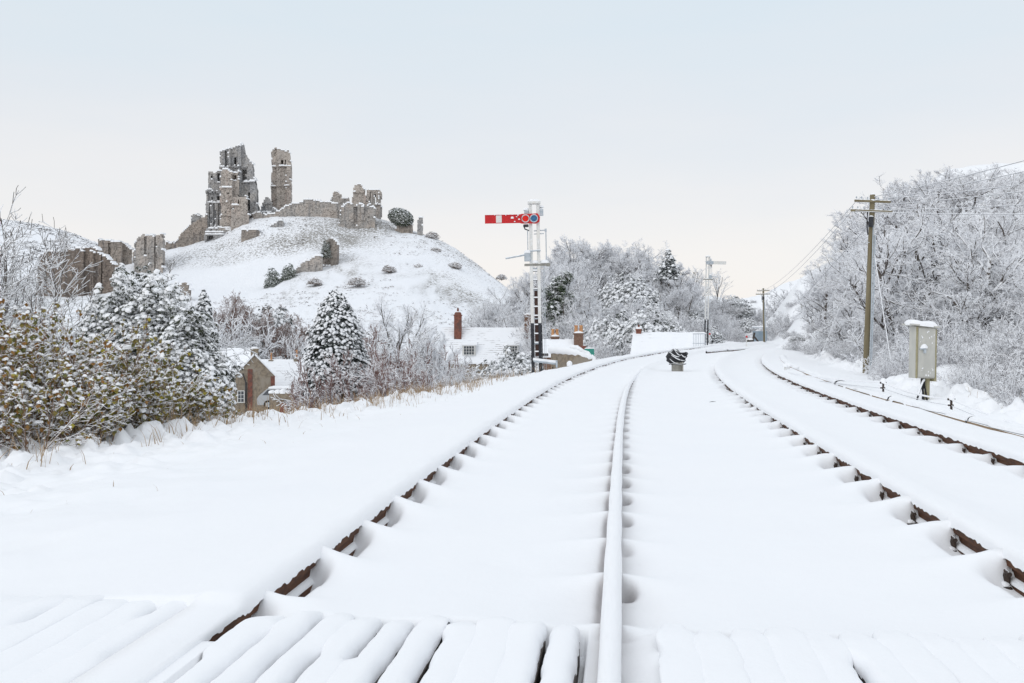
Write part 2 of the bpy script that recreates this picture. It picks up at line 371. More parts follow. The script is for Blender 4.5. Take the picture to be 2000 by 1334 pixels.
def snow_h(s, t):
    """Height of the snow over the railway, in the railway's own frame."""
    s, t = np.broadcast_arrays(np.asarray(s, float), np.asarray(t, float))
    und = (fbm(s * .5, t * .7, 3) - .5) * .055 + (vn(s * 1.6, t * 2.2, 5) - .5) * .014 + (fbm(s * 3.1 + t * 1.3, t * 7.5, 15, 3) - .5) * .007
    left = .060 + np.interp(-t, [0, .4, 2, 4, 7], [0, -.02, -.115, -.285, -.375]) - .30 * sst(9, 20, s) * sst(-.5, -2.6, t)
    right = .03 + np.interp(t, [5, 5.5, 6.5, 7.2, 9], [0, -.02, -.14, -.22, -.4])
    z = np.where(t < 0, left, np.where(t < 1.49, -.055, np.where(t < 3.45, -.06 + .02 * sst(2.6, 3.3, t), np.where(t < 4.93, -.035, right))))
    z = z + und * np.where(t < 0, sst(0, -.6, t), 1)
    # snow lying against the far side of rails C and D
    for r in (3.45, 4.93):
        z = np.where((t > r) & (t < r + 1), z + (.052 - z) * np.exp(-((t - r) / .35)**2), z)
    wob = lambda k, seed: vn(np.floor(k) * 3.7 + .5, 0 * k + seed, seed)
    for r, side, ph, D0, fade, ru in ((0, 1, PH[0], .125, 60, .30), (1.49, -1, PH[1], .03, 26, .34), (1.49, 1, PH[1], .12, 20, .34), (3.45, -1, PH[2], .15, 34, .40), (4.93, -1, PH[3], .13, 60, .30)):
        u = (t - r) * side - .036
        k = s / SLEEP + ph + np.clip(u, 0, 1) * (.30 if r > 1 else .22)
        p = k - np.floor(k); idx = np.floor(k)
        rnd = _h(idx, idx * 0 + int(r * 10), 9); rnd2 = _h(idx, idx * 0 + int(r * 10), 23)
        uu = np.clip(u, 0, None)
        sg = {0.: .085, 1.49: .10, 3.45: .06, 4.93: .065}[r] + .34 * uu + .05 * rnd
        q = (p - .5) / np.where(p < .5, sg * 1.25, sg * .85)
        rid = np.exp(-q**2)
        near = np.exp(-np.clip(s - 2, 0, None) / fade) * (.62 + .55 * _h(idx * 1.0, idx * 0 + int(r * 10), 51))
        crest = {0.: .035, 1.49: -.008, 3.45: .04, 4.93: -.022}[r]
        amp = (1 if abs(r - 1.49) > .1 else .75)
        dz = (crest - z) * rid * np.exp(-(uu / (ru * .62))**1.3) * amp
        if r == 1.49 and side == 1:                      # small dark mouths beside the chairs
            hol = -D0 * np.exp(-((p - .30) / .085)**2) * np.exp(-(uu / .055)**3) * (.35 + .9 * rnd2) - .018 * np.exp(-(uu / .16)**2) * (1 - rid)
        elif r == 1.49:
            hol = -D0 * (1 - rid) * np.exp(-(uu / .025)**2) - .016 * np.exp(-(uu / .3)**2) * (1 - rid)
        else:
            hol = -D0 * (1 - rid) * (np.exp(-(uu / {0.: .085, 3.45: .15, 4.93: .19}.get(r, .1))**4) * .80 + .20 * np.exp(-(uu / .24)**2)) * (.75 + .4 * rnd2)
        w_ = np.where((u > -.036) & (u < 1.0), 1., 0.)
        z = z + w_ * near**.5 * (dz + hol)
    # far down the line the rails lie buried
    for r, a_, b_ in ((0., 56, 66), (1.49, 17, 27), (3.45, 25, 33), (4.93, 60, 70)):
        z = np.where((t > r - 1) & (t < r + 1), np.maximum(z, z + (.056 - z) * sst(a_, b_, s) * (np.exp(-((t - r) / .20)**2) - .10 * (1 - vn(s / SLEEP * 2, t * 5, 97)) * (np.abs(t - r) < .12) * (s < 45))), z)
    # rough tufts along the left lip of the bank and along the right edge
    el = te_left(s); er = te_right(s)
    band = np.exp(-((t - el - .4) / 1.15)**2) * sst(-.5, -1.6, t)
    lump = np.clip(fbm(s * 1.9, t * 2.1, 41, 3) - .46, 0, 1) * .45 + np.clip(fbm(s * 5.1, t * 5.6, 47, 4) - .46, 0, 1) * .75 + np.clip(1 - 2.6 * np.abs(fbm(s * 4.7, t * 5.1, 49, 3) - .5), 0, 1)**3 * .12
    z = z + band * lump * np.interp(s, [0, 10, 18, 26, 40], [.55, .6, .52, .38, .2])
    band = np.exp(-((t - er + .1) / .5)**2)
    lump = np.clip(fbm(s * 2.4, t * 2.6, 61, 3) - .42, 0, 1) * 1.0 + np.clip(vn(s * 4.5, t * 5, 67) - .6, 0, 1) * .6
    z = z + band * lump * .9
    z = z - .34 * sst(27, 37, s) * sst(-.8, -2.2, t)
    # fine texture of the verge
    z = z + sst(-.6, -1.6, t) * (fbm(s * 1.3, t * 1.6, 71, 3) - .5) * .11 + sst(-1.4, -3.2, t) * np.clip(vn(s * 3.3, t * 3.6, 73) - .7, 0, 1) * .16 + sst(-1.9, -3.4, t) * sst(30, 22, s) * (np.clip(fbm(s * 5.5, t * 6.1, 79, 3) - .5, 0, 1) * .26)
    # the bank falls away outside
    z = z - np.clip(el - t, 0, None) * .52 - np.clip(t - er - .25, 0, None) * .42
    # the field snow runs up over the far ends of the boards
    wt = sst(.10, .30, np.abs(t)) * sst(.14, .34, np.abs(t - 1.49)) * sst(.10, .30, np.abs(t - 3.45)) * sst(-3.4, -3.1, t) * sst(5.1, 4.9, t)
    zz_ = np.where(t < 0, -.02, np.where(t < 1.49, .034, .030)) * (.75 + .5 * vn(s * 0 + 3, t * 5.5, 91))
    z = z + wt * zz_ * np.exp(-(np.clip(s - S_CROSS - .10, 0, None) / .50)**1.5)
    # the boarded crossing: the snow lies down between the boards
    c = sst(S_CROSS + .16, S_CROSS + .03, s) * ((t > -3.2) & (t < 5.2))
    inb = ((t < -.17) | ((t > .10) & (t < 1.40)) | ((t > 1.74) & (t < 3.36)) | ((t > 3.55) & (t < 4.85)))
    z = np.where(inb, z * (1 - c) + c * (-.115), z * (1 - c) + c * (np.where(np.abs(t) < .18, np.where((t > 0) & (s > 3.46), -.045, np.where(t < 0, .03, .005)), np.where((t > 1.40) & (t < 1.53), -.05, np.where((t > 1.5) & (t < 1.8), -.05 + .055 * sst(1.54, 1.72, t) + .012 * (vn(s * 6, t * 9, 94) - .5), z)))))
    return z

# ------------------------------------------------------------------ terrain beyond the railway: control points, then a thin-plate surface
ctl = []
def cz(px, d, z): ctl.append((px, d, z))
def cp(px, d, py): ctl.append((px, d, CZ + (YH - py) / F * d))
for s_ in (2, 7, 12, 18, 26, 36, 50, 70, 95, 120):
    e0 = float(te_left(s_)); e1 = float(te_right(s_))
    for t_, z_ in ((e0 - 6, -3.3 if s_ < 80 else -1.2), (e0 + .6, -1.2), (2.5, -1.2), (e1 - .3, -1.2)) + (((e1 + 1.8, -.95),) if s_ < 60 else ((e1 + 2, .3),)):
        x_, y_ = track(s_, t_)
        if y_ > 3: cz(CX + F * x_ / y_, y_, z_)
for px in (-500, 0, 400): cz(px, 24, -3.6)
for px in (-500, 0, 300, 600): cz(px, 40, -5.0)
for px in (-400, 100, 500, 800): cz(px, 65, -5.6)
for px in (100, 500, 900): cz(px, 88, -5.4)
cz(1050, 62, -4.6); cz(1080, 48, -3.6); cz(1180, 60, -4.); cz(1306, 64, -3.); cz(1250, 70, -3.); cz(1340, 62, -2.4)
# castle hill
for a in ((620, 110, 668), (800, 110, 665), (450, 115, 665), (950, 115, 655), (620, 140, 632), (800, 140, 626), (450, 140, 648), (940, 145, 628), (250, 140, 645), (50, 140, 640),
          (620, 178, 575), (800, 180, 565), (950, 185, 596), (710, 180, 568), (450, 172, 606), (300, 172, 606), (645, 214, 517), (800, 215, 500), (880, 212, 520),
          (270, 194, 577), (400, 194, 580), (500, 196, 573), (330, 229, 528), (450, 227, 524), (560, 224, 521), (522, 205, 562), (561, 212, 533), (595, 214, 525),
          (330, 233, 516), (365, 241, 492), (404, 250, 469), (470, 244, 449), (450, 238, 490), (545, 247, 431), (540, 236, 470), (600, 238, 458), (640, 250, 426), (700, 245, 449), (735, 252, 428), (640, 232, 474),
          (730, 235, 470), (770, 250, 446), (830, 247, 460), (862, 245, 471), (910, 240, 500), (950, 235, 531), (1000, 228, 570), (1045, 220, 606), (1090, 215, 625),
          (860, 262, 476), (770, 275, 450), (910, 258, 507), (950, 252, 540), (1000, 245, 580),
          (600, 275, 424), (480, 275, 440), (400, 280, 478), (400, 330, 560), (620, 340, 560), (800, 340, 560), (1000, 320, 612),
          (290, 228, 533), (235, 235, 520), (150, 200, 582), (50, 200, 580), (-200, 200, 585), (150, 240, 545), (0, 240, 545), (-300, 240, 560),
          (50, 320, 520), (-200, 320, 520), (190, 400, 487), (100, 440, 447), (20, 470, 432), (-150, 480, 425), (-500, 480, 450), (300, 420, 530), (400, 420, 570),
          (100, 650, 500), (-300, 650, 500), (500, 650, 600), (900, 600, 628), (1300, 500, 625), (1800, 500, 600), (2400, 500, 520)):
    cp(*a)
# the wooded rise beyond the station and the knoll in the cutting
for a in ((1000, 80, 740), (1000, 100, 662), (1150, 80, 712), (1150, 104, 640), (1250, 84, 690), (1250, 105, 610), (1340, 100, 620), (1340, 115, 600), (1400, 118, 592), (1450, 122, 600),
          (1400, 105, 650), (1350, 92, 662), (1485, 125, 640), (1100, 140, 620), (1300, 150, 610), (1420, 150, 600), (1000, 150, 640), (1480, 170, 630), (1200, 250, 630), (1500, 250, 626)):
    cp(*a)
# the hillside to the right
for a in ((1440, 85, 668), (1490, 84, 668), (1480, 112, 652), (1520, 80, 666), (1545, 82, 640), (1585, 84, 578), (1560, 92, 575), (1600, 96, 535), (1640, 100, 505), (1700, 106, 470), (1800, 112, 430), (1900, 115, 385), (1960, 118, 352), (2050, 118, 325), (2200, 120, 290), (2500, 120, 220),
          (1540, 66, 655), (1640, 80, 565), (1600, 60, 645), (1700, 62, 600), (1800, 64, 560), (1900, 66, 520), (2000, 66, 490), (2200, 70, 430), (1720, 82, 540), (1820, 86, 490), (1920, 88, 450), (2050, 90, 420),
          (1650, 42, 690), (1750, 40, 680), (1850, 40, 650), (1950, 42, 620), (2100, 42, 600), (2300, 42, 560),
          (1800, 24, 742), (1900, 24, 735), (2000, 22, 735), (2200, 22, 720), (2400, 20, 720), (1560, 130, 570), (1800, 160, 470), (2200, 160, 400)):
    cp(*a)
_c = np.array(ctl, float)
_uv = np.stack([(_c[:, 0] - CX) / 420., np.log(_c[:, 1]) * 2.4], 1); _e = (_c[:, 2] - CZ) / _c[:, 1]
def _tp(r2): return .5 * r2 * np.log(r2 + 1e-9)
_n = len(_c)
_A = np.zeros((_n + 3, _n + 3)); _A[:_n, :_n] = _tp(((_uv[:, None] - _uv[None])**2).sum(-1)) + np.eye(_n) * .0015
_A[:_n, _n] = 1; _A[:_n, _n + 1:] = _uv; _A[_n:, :_n] = _A[:_n, _n:].T
_w = np.linalg.solve(_A, np.concatenate([_e, np.zeros(3)]))
def terrain(x, y):
    x = np.asarray(x, float).ravel(); y = np.maximum(np.asarray(y, float).ravel(), 2.)
    out = np.empty(len(x))
    for a in range(0, len(x), 20000):
        q = np.stack([x[a:a + 20000] / y[a:a + 20000] * F / 420., np.log(y[a:a + 20000]) * 2.4], 1)
        out[a:a + 20000] = CZ + y[a:a + 20000] * (_tp(((q[:, None] - _uv[None])**2).sum(-1)) @ _w[:_n] + _w[_n] + q @ _w[_n + 1:])
    return out
def gz(x, y):
    """Ground height anywhere."""
    z = float(terrain([x], [y])[0])
    s, t = to_track(x, y)
    if -15 < t[0] < 9.8 and s[0] < 120: z = max(z, float(snow_h(s, t)[0]))
    return z

# polar sheet out to the horizon, the castle hill cut from it as a structure of its own
pxs = np.concatenate([np.linspace(-2600, -300, 40)[:-1], np.linspace(-300, 2300, 330), np.linspace(2300, 4600, 40)[1:]])
ds_ = np.exp(np.linspace(math.log(7.), math.log(1500.), 300))
gx = (pxs[None] - CX) / F * ds_[:, None]; gy = np.repeat(ds_[:, None], len(pxs), 1)
gzv = terrain(gx, gy).reshape(gx.shape)
gzv = np.where(gy > 700, gzv * 0 + np.interp(gy, [700, 1500], [0, -4]) * 1 + np.minimum(gzv, 40) * np.interp(gy, [700, 1000], [1, 0]), gzv)
gzv += (fbm(gx * .35, gy * .35, 81, 4) - .5) * np.interp(gy, [7, 40, 150, 300], [.08, .35, .7, .9]) + (fbm(gx * 1.1, gy * 1.1, 85, 3) - .5) * np.interp(gy, [7, 60, 150], [.05, .2, .45])
V = np.stack([gx, gy, gzv], -1); nr, nc = gx.shape
i = np.arange(nr - 1)[:, None] * nc + np.arange(nc - 1)[None]
q = np.stack([i, i + 1, i + nc + 1, i + nc], -1)
hillmask = (ds_[:-1, None] > 104) & (ds_[:-1, None] < 560) & (pxs[None, :-1] < 1130)
for nm, mk, mt in (('snow_ground', ~hillmask, 'snow'), ('hill', hillmask, 'hill')):
    me = fast_mesh(nm, V.reshape(-1, 3), q[mk], MT[mt], None, True)
    tag(link_mesh(nm, me), kind='structure')

# railway snow
rows = [-4.]
while rows[-1] < 150: rows.append(rows[-1] + float(np.clip(.0058 * max(rows[-1], 0), .015, .12 if rows[-1] < 62 else .5)) if rows[-1] > 2.4 else rows[-1] + (.2 if rows[-1] < 1.5 else .03))
rows = np.array(rows)
cols = [np.linspace(-15, -7, 26)[:-1], np.arange(-7, -.4, .055), np.arange(-.4, -.06, .03), np.linspace(-.06, .02, 6)]
for a, b in ((0., 1.49), (1.49, 3.45), (3.45, 4.93)):
    cols += [np.arange(a + .03, a + .20, .0095), np.arange(a + .20, a + .46, .02), np.arange(a + .46, b - .46, .06), np.arange(b - .46, b - .20, .02), np.arange(b - .20, b - .029, .0095), [b - .02, b, b + .02]]
cols += [np.arange(4.96, 5.4, .03), np.arange(5.4, 8.8, .055), np.linspace(8.8, 11, 12)]
cols = np.unique(np.round(np.concatenate([np.asarray(c) for c in cols]), 4))
Sg, Tg = np.meshgrid(rows, cols, indexing='ij')
X, Y = track(Sg, Tg); Z = snow_h(Sg, Tg)
for r, b_ in zip(RAILS, (62, 25, 31, 66)): Z = np.where((np.abs(Tg - r) < .0285) & (Sg < b_), np.minimum(Z, -.05), Z)      # under the rail head
me = grid_mesh('track_snow', np.stack([X, Y, Z], -1), len(rows), len(cols), MT['snow'])
tag(link_mesh('track_snow', me), kind='structure')

# ------------------------------------------------------------------ rails: steel, snow cap, cast chairs
PROF = [(x_, z_ * 1.14) for x_, z_ in ((-.035, -.002), (-.033, -.042), (-.011, -.052), (-.011, -.100), (-.034, -.108), (-.034, -.150), (.034, -.150), (.034, -.108), (.011, -.100), (.011, -.052), (.033, -.042), (.035, -.002))]
def rail(t0, label, s0, s1, vis, offs=None, step=1.0):
    rs = rows[(rows >= s0) & (rows <= s1)]
    tt = np.full(len(rs), t0) if offs is None else offs(rs)
    ox, oy = track(rs[0], tt[0]); o = (float(ox), float(oy), 0.)
    root = thing('rail', label, 'rail', o, 0, 'rails of the two tracks' if offs is None else 'rails of the crossover')
    def sweep(name, prof, mat, smooth):
        n = len(prof[0]) if isinstance(prof, tuple) else len(prof)
        pa = np.array(prof) if not isinstance(prof, tuple) else None
        T = tt[:, None] + (pa[None, :, 0] if pa is not None else prof[0]); Zz = np.repeat(pa[None, :, 1], len(rs), 0) if pa is not None else prof[1]
        x, y = track(np.repeat(rs[:, None], T.shape[1], 1), T)
        V = np.stack([x, y, Zz], -1) - np.array(o)
        me = grid_mesh(name, V, len(rs), T.shape[1], MT[mat], smooth); link_mesh(name, me, root); return me
    sweep('steel', PROF, 'rust', False)
    a = np.linspace(0, math.pi, 11)
    hw = .041 if t0 == 1.49 else .047
    rag = (vn(rs * 26, rs * 0, 3 + int(t0 * 10)) - .45) * .022 + (vn(rs * 70, rs * 0, 5 + int(t0 * 10)) - .5) * .012
    big = (vn(rs * 2.3, rs * 0, 8) - .5) * .010
    rag = np.clip(rag, -.004, .03)
    ct = -np.cos(a)[None] * (hw + big[:, None] * .5); cz_ = np.sin(a)[None]**.75 * (.058 + big[:, None])
    edge = np.exp(-np.sin(a) * 6)[None]
    cz_ = cz_ - .004 - edge * (.006 + rag[:, None]) + (vn(rs[:, None] * 9, a[None] * 4, 9) - .5) * .007
    if vis:
        q = np.clip(ct * -vis / (hw * .9), 0, 1); far_ = -vis * q * .24
        top = .058 + (vn(rs * 2.3, rs * 0, 8) - .5) * .010
        fld = snow_h(rs[:, None], t0 + np.where(np.abs(far_) < .05, -vis * .05, far_))
        tp = snow_h(rs, rs * 0 + t0 - vis * .07)[:, None] + .008
        on = q > 0
        cz_ = np.where(on, tp * (1 - q)**2 + (fld + .010 - .022 * q**2) * (1 - (1 - q)**2), cz_ * (tp / .058).clip(.6, 1.4))
        ct = np.where(on, far_, ct)
    sweep('snow_cap', (ct, cz_), 'snow', True)
    if vis:                                                 # snow lying on the lower bulb of the rail
        sd = vis
        w1 = .037 + (vn(rs * 9, rs * 0, 31) - .5) * .004
        T = np.stack([sd * (.011 + 0 * w1), sd * (.020 + 0 * w1), sd * w1, sd * w1], 1)
        Zb = np.stack([0 * rs - .094, 0 * rs - .097, 0 * rs - .114, 0 * rs - .124], 1)
        sweep('foot_snow', (T[:, ::sd], Zb[:, ::sd]), 'snow', True)
        ri = RAILS.index(t0)
        n = 0
        for k in range(0, 90):
            sc = (k + .5 - PH[ri]) * SLEEP - (.03, 0, .085, .06)[ri]
            if sc < s0 + .25 or sc > 26: continue
            c = MB()
            for dz, wd, ht, dp in ((-.150, .12, .04, .12), (-.105, .06, .06, .03)):
                c.box((0, -sd * (.036 + dp / 2), dz), (wd, dp, ht), m=0, bev=.012)
            c.tube([(-.035, -sd * .048, -.075), (.03, -sd * .044, -.07)], .013, 7, 0)
            c.dome((-.02, -sd * .07, -.13), .03, .03, .02, 8, 3, 2, k, .25, .1)
            x, y = track(sc, t0); th = float(np.interp(sc, _s, _th))
            ob = c.build('rail_chair', [MT['iron'], MT['timber'], MT['snow']], root)
            ob.location = (float(x) - o[0], float(y) - o[1], 0); ob.rotation_euler = (0, 0, R(90) - th)
    return root
# local +y of a chair is to the left of the line, so the sign of the visible side is turned
rail(0., 'rusty rail along the open snowy bank, bare brown dashes on its right-hand face', -3.5, 66, 1)
rail(1.49, 'middle rail under one rounded unbroken ridge of snow with small dark hollows beside it', -3.5, 30, 0)
rail(3.45, 'rusty rail right of the black wrapped signal, its bare bays showing iron chairs', S_CROSS, 35, -1)
rail(4.93, 'rusty rail beside the long brown boards, with the longest bare brown face', 2., 72, -1)
# ------------------------------------------------------------------ crossing boards in the foreground
def crossing_boards():
    rg = random.Random(5)
    groups = ((-3.05, -.19, .128), (.115, 1.385, .126), (1.66, 3.34, .132), (3.57, 4.83, .132))
    k = 0
    for gi, (a, b, pitch) in enumerate(groups):
        n = int(round((b - a) / pitch)); pw = (b - a) / n
        for j in range(n):
            k += 1
            tc_ = a + (j + .5) * pw; s1 = S_CROSS + rg.uniform(-.05, .03) + (.10 if gi == 0 else 0) - (.03 if gi >= 2 else 0); s0 = -2.2
            x0, y0 = track(s0, tc_); o = (float(x0), float(y0), 0.)
            lab = ['snow covered crossing board on the verge outside the left-hand track', 'snow covered crossing board with dark gaps, between the two rails of the left-hand track',
                   'snow covered crossing board lying between the two tracks', 'snow covered crossing board inside the right-hand track'][gi]
            root = thing('crossing_board', lab, 'board', o, 0, 'boards of the foot crossing')
            hw = pw / 2 - rg.uniform(.007, .012)
            ss = np.concatenate([np.linspace(s0, 2.0, 8)[:-1], np.linspace(2.0, s1, 52)])
            def sw(T, Zz, sv): 
                x, y = track(np.repeat(sv[:, None], T.shape[1], 1), tc_ + T); return np.stack([x, y, Zz], -1) - np.array(o)
            # the timber
            pr = [(-hw, -.03), (-hw, -.16), (hw, -.16), (hw, -.03), (-hw, -.03)]
            s2 = np.concatenate([ss, [s1, s1]])
            T = np.repeat(np.array([[p[0] for p in pr]]), len(s2), 0); Zz = np.repeat(np.array([[p[1] for p in pr]]), len(s2), 0)
            T[-1] = 0; Zz[-1] = -.09
            me = grid_mesh('timber', sw(T, Zz, s2), len(s2), 5, MT['timber'], False); link_mesh('timber', me, root)
            # its pillow of snow, hanging over the edges and closing parts of the gaps
            na = 15; an = np.linspace(0, math.pi, na)
            sd = k * 13
            def gap(q):                                     # where the snow has fallen away along this gap (shared by its two boards)
                n_ = fbm(ss * 1.5 + q * 7.3, ss * 0 + q * 3.1, 300 + gi, 3)
                th = (.66, .445, .70, .70)[gi] + .06 * math.sin(q * 2.3)
                e_ = np.exp(-((s1 - ss) / .07)**2) * (.75 if gi in (1, 2) else .35)
                return np.clip(sst(th, th + .06, n_) + e_ * float(_h(np.array([q]), np.array([gi]), 4)[0] > .25), 0, 1)
            rl, rr_ = gap(k - 1), gap(k)
            rag_ = lambda q: (vn(ss * 30, ss * 0 + q, sd + q + 3) - .5) * .006 + (fbm(ss * 6, ss * 0 + q, sd + q, 2) - .5) * .014
            wo = pw / 2 + .010
            lo = wo * (1 - rl) + (hw + .0005) * rl + rag_(1); hi = wo * (1 - rr_) + (hw + .0005) * rr_ + rag_(2)
            ca = -np.cos(an); ca = np.sign(ca) * np.abs(ca)**.8
            T = np.where(ca[None] < 0, ca[None] * lo[:, None], ca[None] * hi[:, None])
            topz = .026 + (fbm(ss * 1.3, ss * 0 + k * .37, 7, 3) - .5) * .03 + rg.uniform(-.005, .005)
            endr = np.clip((s1 + .03 - ss) / .17, 0, 1)**.6
            rsd = np.where(an[None] < math.pi / 2, rl[:, None], rr_[:, None])
            seam = (.017, .015, .012, .012)[gi]
            low = (topz[:, None] - seam) * (1 - rsd) + (-.036) * rsd
            low = low * endr[:, None] + (-.035 if gi == 1 else -.012) * (1 - endr[:, None])
            Zz = low + (topz[:, None] * endr[:, None] + (-.022 if gi == 1 else .004) * (1 - endr[:, None]) - low) * (np.sin(an)[None]**.8)
            Zz = Zz + (vn(ss[:, None] * 7 + k, T * 30, 4) - .5) * .006
            sc = ss + .12 * sst(2.0, s1, ss)
            T = T * (.8 + .2 * endr[:, None])
            me = grid_mesh('snow_cap', sw(T, Zz, sc), len(ss), na, MT['snow'], True); link_mesh('snow_cap', me, root)
crossing_boards()

# ------------------------------------------------------------------ ruined masonry
def inpoly(px, py, poly):
    c = np.zeros(px.shape, bool); n = len(poly)
    for i in range(n):
        x1, y1 = poly[i]; x2, y2 = poly[(i + 1) % n]
        with np.errstate(divide='ignore', invalid='ignore'):
            c ^= ((y1 > py) != (y2 > py)) & (px < (x2 - x1) * (py - y1) / (y2 - y1) + x1)
    return c

def masonry(name, mat, parent, org, poly, d, thick, relief=(), holes=(), cell=.34, jag=.55, slope=0., seed=1, bottom=2.5):
    """A standing piece of wall built stone by stone: its front at d metres (turning away by slope), thick metres deep, with the
    recesses and projections of relief (outline, metres towards us) and openings right through (holes). The outlines are read off the photo at that distance."""
    poly = [tuple(p) for p in poly]
    ws = d / F; C = cell / ws
    xs = [p[0] for p in poly]; ys = [p[1] for p in poly]
    ymax = max(ys)
    x0, x1, y0, y1 = min(xs) - C, max(xs) + C, min(ys) - C, ymax + bottom / ws
    nx = max(2, int((x1 - x0) / C)); ny = max(2, int((y1 - y0) / C))
    gx_ = x0 + (np.arange(nx + 1)) * (x1 - x0) / nx; gy_ = y0 + np.arange(ny + 1) * (y1 - y0) / ny
    cx_ = (gx_[:-1] + gx_[1:]) / 2; cy_ = (gy_[:-1] + gy_[1:]) / 2
    CXg, CYg = np.meshgrid(cx_, cy_)
    jx = (fbm(CXg / C * .37, CYg / C * .37, seed, 3) - .5) * 2 * jag * C * 2; jy = (fbm(CXg / C * .37, CYg / C * .37, seed + 9, 3) - .5) * 2 * jag * C * 2
    ins = inpoly(CXg + jx, CYg + jy, poly)
    # below its own lowest outline the wall goes on into the ground
    low = np.zeros_like(ins)
    for k in range(nx):
        r = np.where(ins[:, k])[0]
        if len(r): ins[r[-1]:r[-1] + max(1, int(bottom / cell)), k] = True
    for h in holes: ins &= ~inpoly(CXg + jx * .3, CYg + jy * .3, h)
    dep = (fbm(CXg / C * .5, CYg / C * .5, seed + 3, 3) - .5) * .5
    for rp, dd in relief: dep = dep - dd * inpoly(CXg + jx * .2, CYg + jy * .2, rp)
    V = []; Q = []; idx = {}
    def vert(i, j, back, dcell):
        k = (i, j, back, round(dcell, 2))
        if k not in idx:
            r1 = float(_h(np.array([i]), np.array([j]), seed)[0]) - .5; r2 = float(_h(np.array([j]), np.array([i]), seed + 5)[0]) - .5
            dd = d + slope * (gx_[j] - x0) * ws + (thick if back else 0)
            fx = gx_[j] + r1 * C * .35; fy = gy_[i] + r2 * C * .35
            p = P(fx, fy, d); p[1] = dd + (0 if back else dcell)
            if back: p[0] *= 1 + .86 * thick / d            # its flanks run back along the slope
            idx[k] = len(V); V.append(p - np.array(org))
        return idx[k]
    qd = np.round(dep / .12) * .12
    for i in range(ny):
        for j in range(nx):
            if not ins[i, j]: continue
            c = float(qd[i, j])
            a, b, e, f = vert(i, j, 0, c), vert(i, j + 1, 0, c), vert(i + 1, j + 1, 0, c), vert(i + 1, j, 0, c)
            Q.append((a, f, e, b))
            for di, dj, (p1, p2) in ((-1, 0, ((i, j), (i, j + 1))), (1, 0, ((i + 1, j + 1), (i + 1, j))), (0, -1, ((i + 1, j), (i, j))), (0, 1, ((i, j + 1), (i + 1, j + 1)))):
                ii, jj = i + di, j + dj
                out_ = not (0 <= ii < ny and 0 <= jj < nx and ins[ii, jj])
                if out_:
                    Q.append((vert(*p1, 0, c), vert(*p2, 0, c), vert(*p2, 1, 0.), vert(*p1, 1, 0.)))
                else:
                    c2 = float(qd[ii, jj])
                    if c2 > c + .01: Q.append((vert(*p1, 0, c), vert(*p2, 0, c), vert(*p2, 0, c2), vert(*p1, 0, c2)))
            Q.append((vert(i, j, 1, 0.), vert(i, j + 1, 1, 0.), vert(i + 1, j + 1, 1, 0.), vert(i + 1, j, 1, 0.)))
    me = fast_mesh(name, np.array(V), np.array(Q), MT[mat])
    ob = link_mesh(name, me, parent)
    SV = []; SQ = []
    def lump(xa, xb, yt, ya, yb, h):                        # a cushion of snow on one course
        b = len(SV); o_ = np.array(org)
        lo, hi = P(xa, yt, d), P(xb, yt, d)
        for (x, ins_) in ((lo[0], 0), (hi[0], 0)):
            for y in (ya, yb): SV.append(np.array([x, y, lo[2] - .12]) - o_)
        for x in (lo[0] * .85 + hi[0] * .15, hi[0] * .85 + lo[0] * .15):
            for y in (ya + .12, yb): SV.append(np.array([x, y, lo[2] + h]) - o_)
        for f in ((0, 2, 6, 4), (0, 4, 5, 1), (2, 3, 7, 6), (4, 6, 7, 5)): SQ.append(tuple(b + q for q in f))
    for i in range(ny):
        for j in range(nx):
            if not ins[i, j]: continue
            c = float(qd[i, j]); dd = d + slope * (gx_[j] - x0) * ws + c
            top_open = i == 0 or not ins[i - 1, j]
            ledge = (not top_open) and float(qd[i - 1, j]) > c + .3
            if top_open and float(fbm(np.array([j * .23]), np.array([i * .23]), seed + 31, 3)[0]) > .42: lump(gx_[j] - C * .1, gx_[j + 1] + C * .1, gy_[i], dd - .15, dd + min(thick, 2.2), .16 + .26 * float(_h(np.array([j]), np.array([i]), 6)[0]))
            elif ledge and float(fbm(np.array([j * .3]), np.array([i * .3]), seed + 37, 3)[0]) > .40: lump(gx_[j] - C * .1, gx_[j + 1] + C * .1, gy_[i], dd - .15, dd + float(qd[i - 1, j]) - c, .12 + .2 * float(_h(np.array([j]), np.array([i]), 8)[0]))
    if SQ: link_mesh('snow_cap', fast_mesh('snow_cap', np.array(SV), np.array(SQ), MT['snow'], None, False), parent)
    return ob

def rect(a, b, c, d): return [(a, b), (c, b), (c, d), (a, d)]
def ruin(name, label, d, base, cat='ruin', group=None):
    return thing(name, label, cat, P(base[0], base[1], d), 0, group)
def one(name, label, mat, poly, d, thick, cat='ruined wall', group=None, part='masonry', **kw):
    b = (sum(p[0] for p in poly) / len(poly), max(p[1] for p in poly))
    r = ruin(name, label, d, b, cat, group); masonry(part, mat, r, P(*b, d), poly, d, thick, **kw); return r

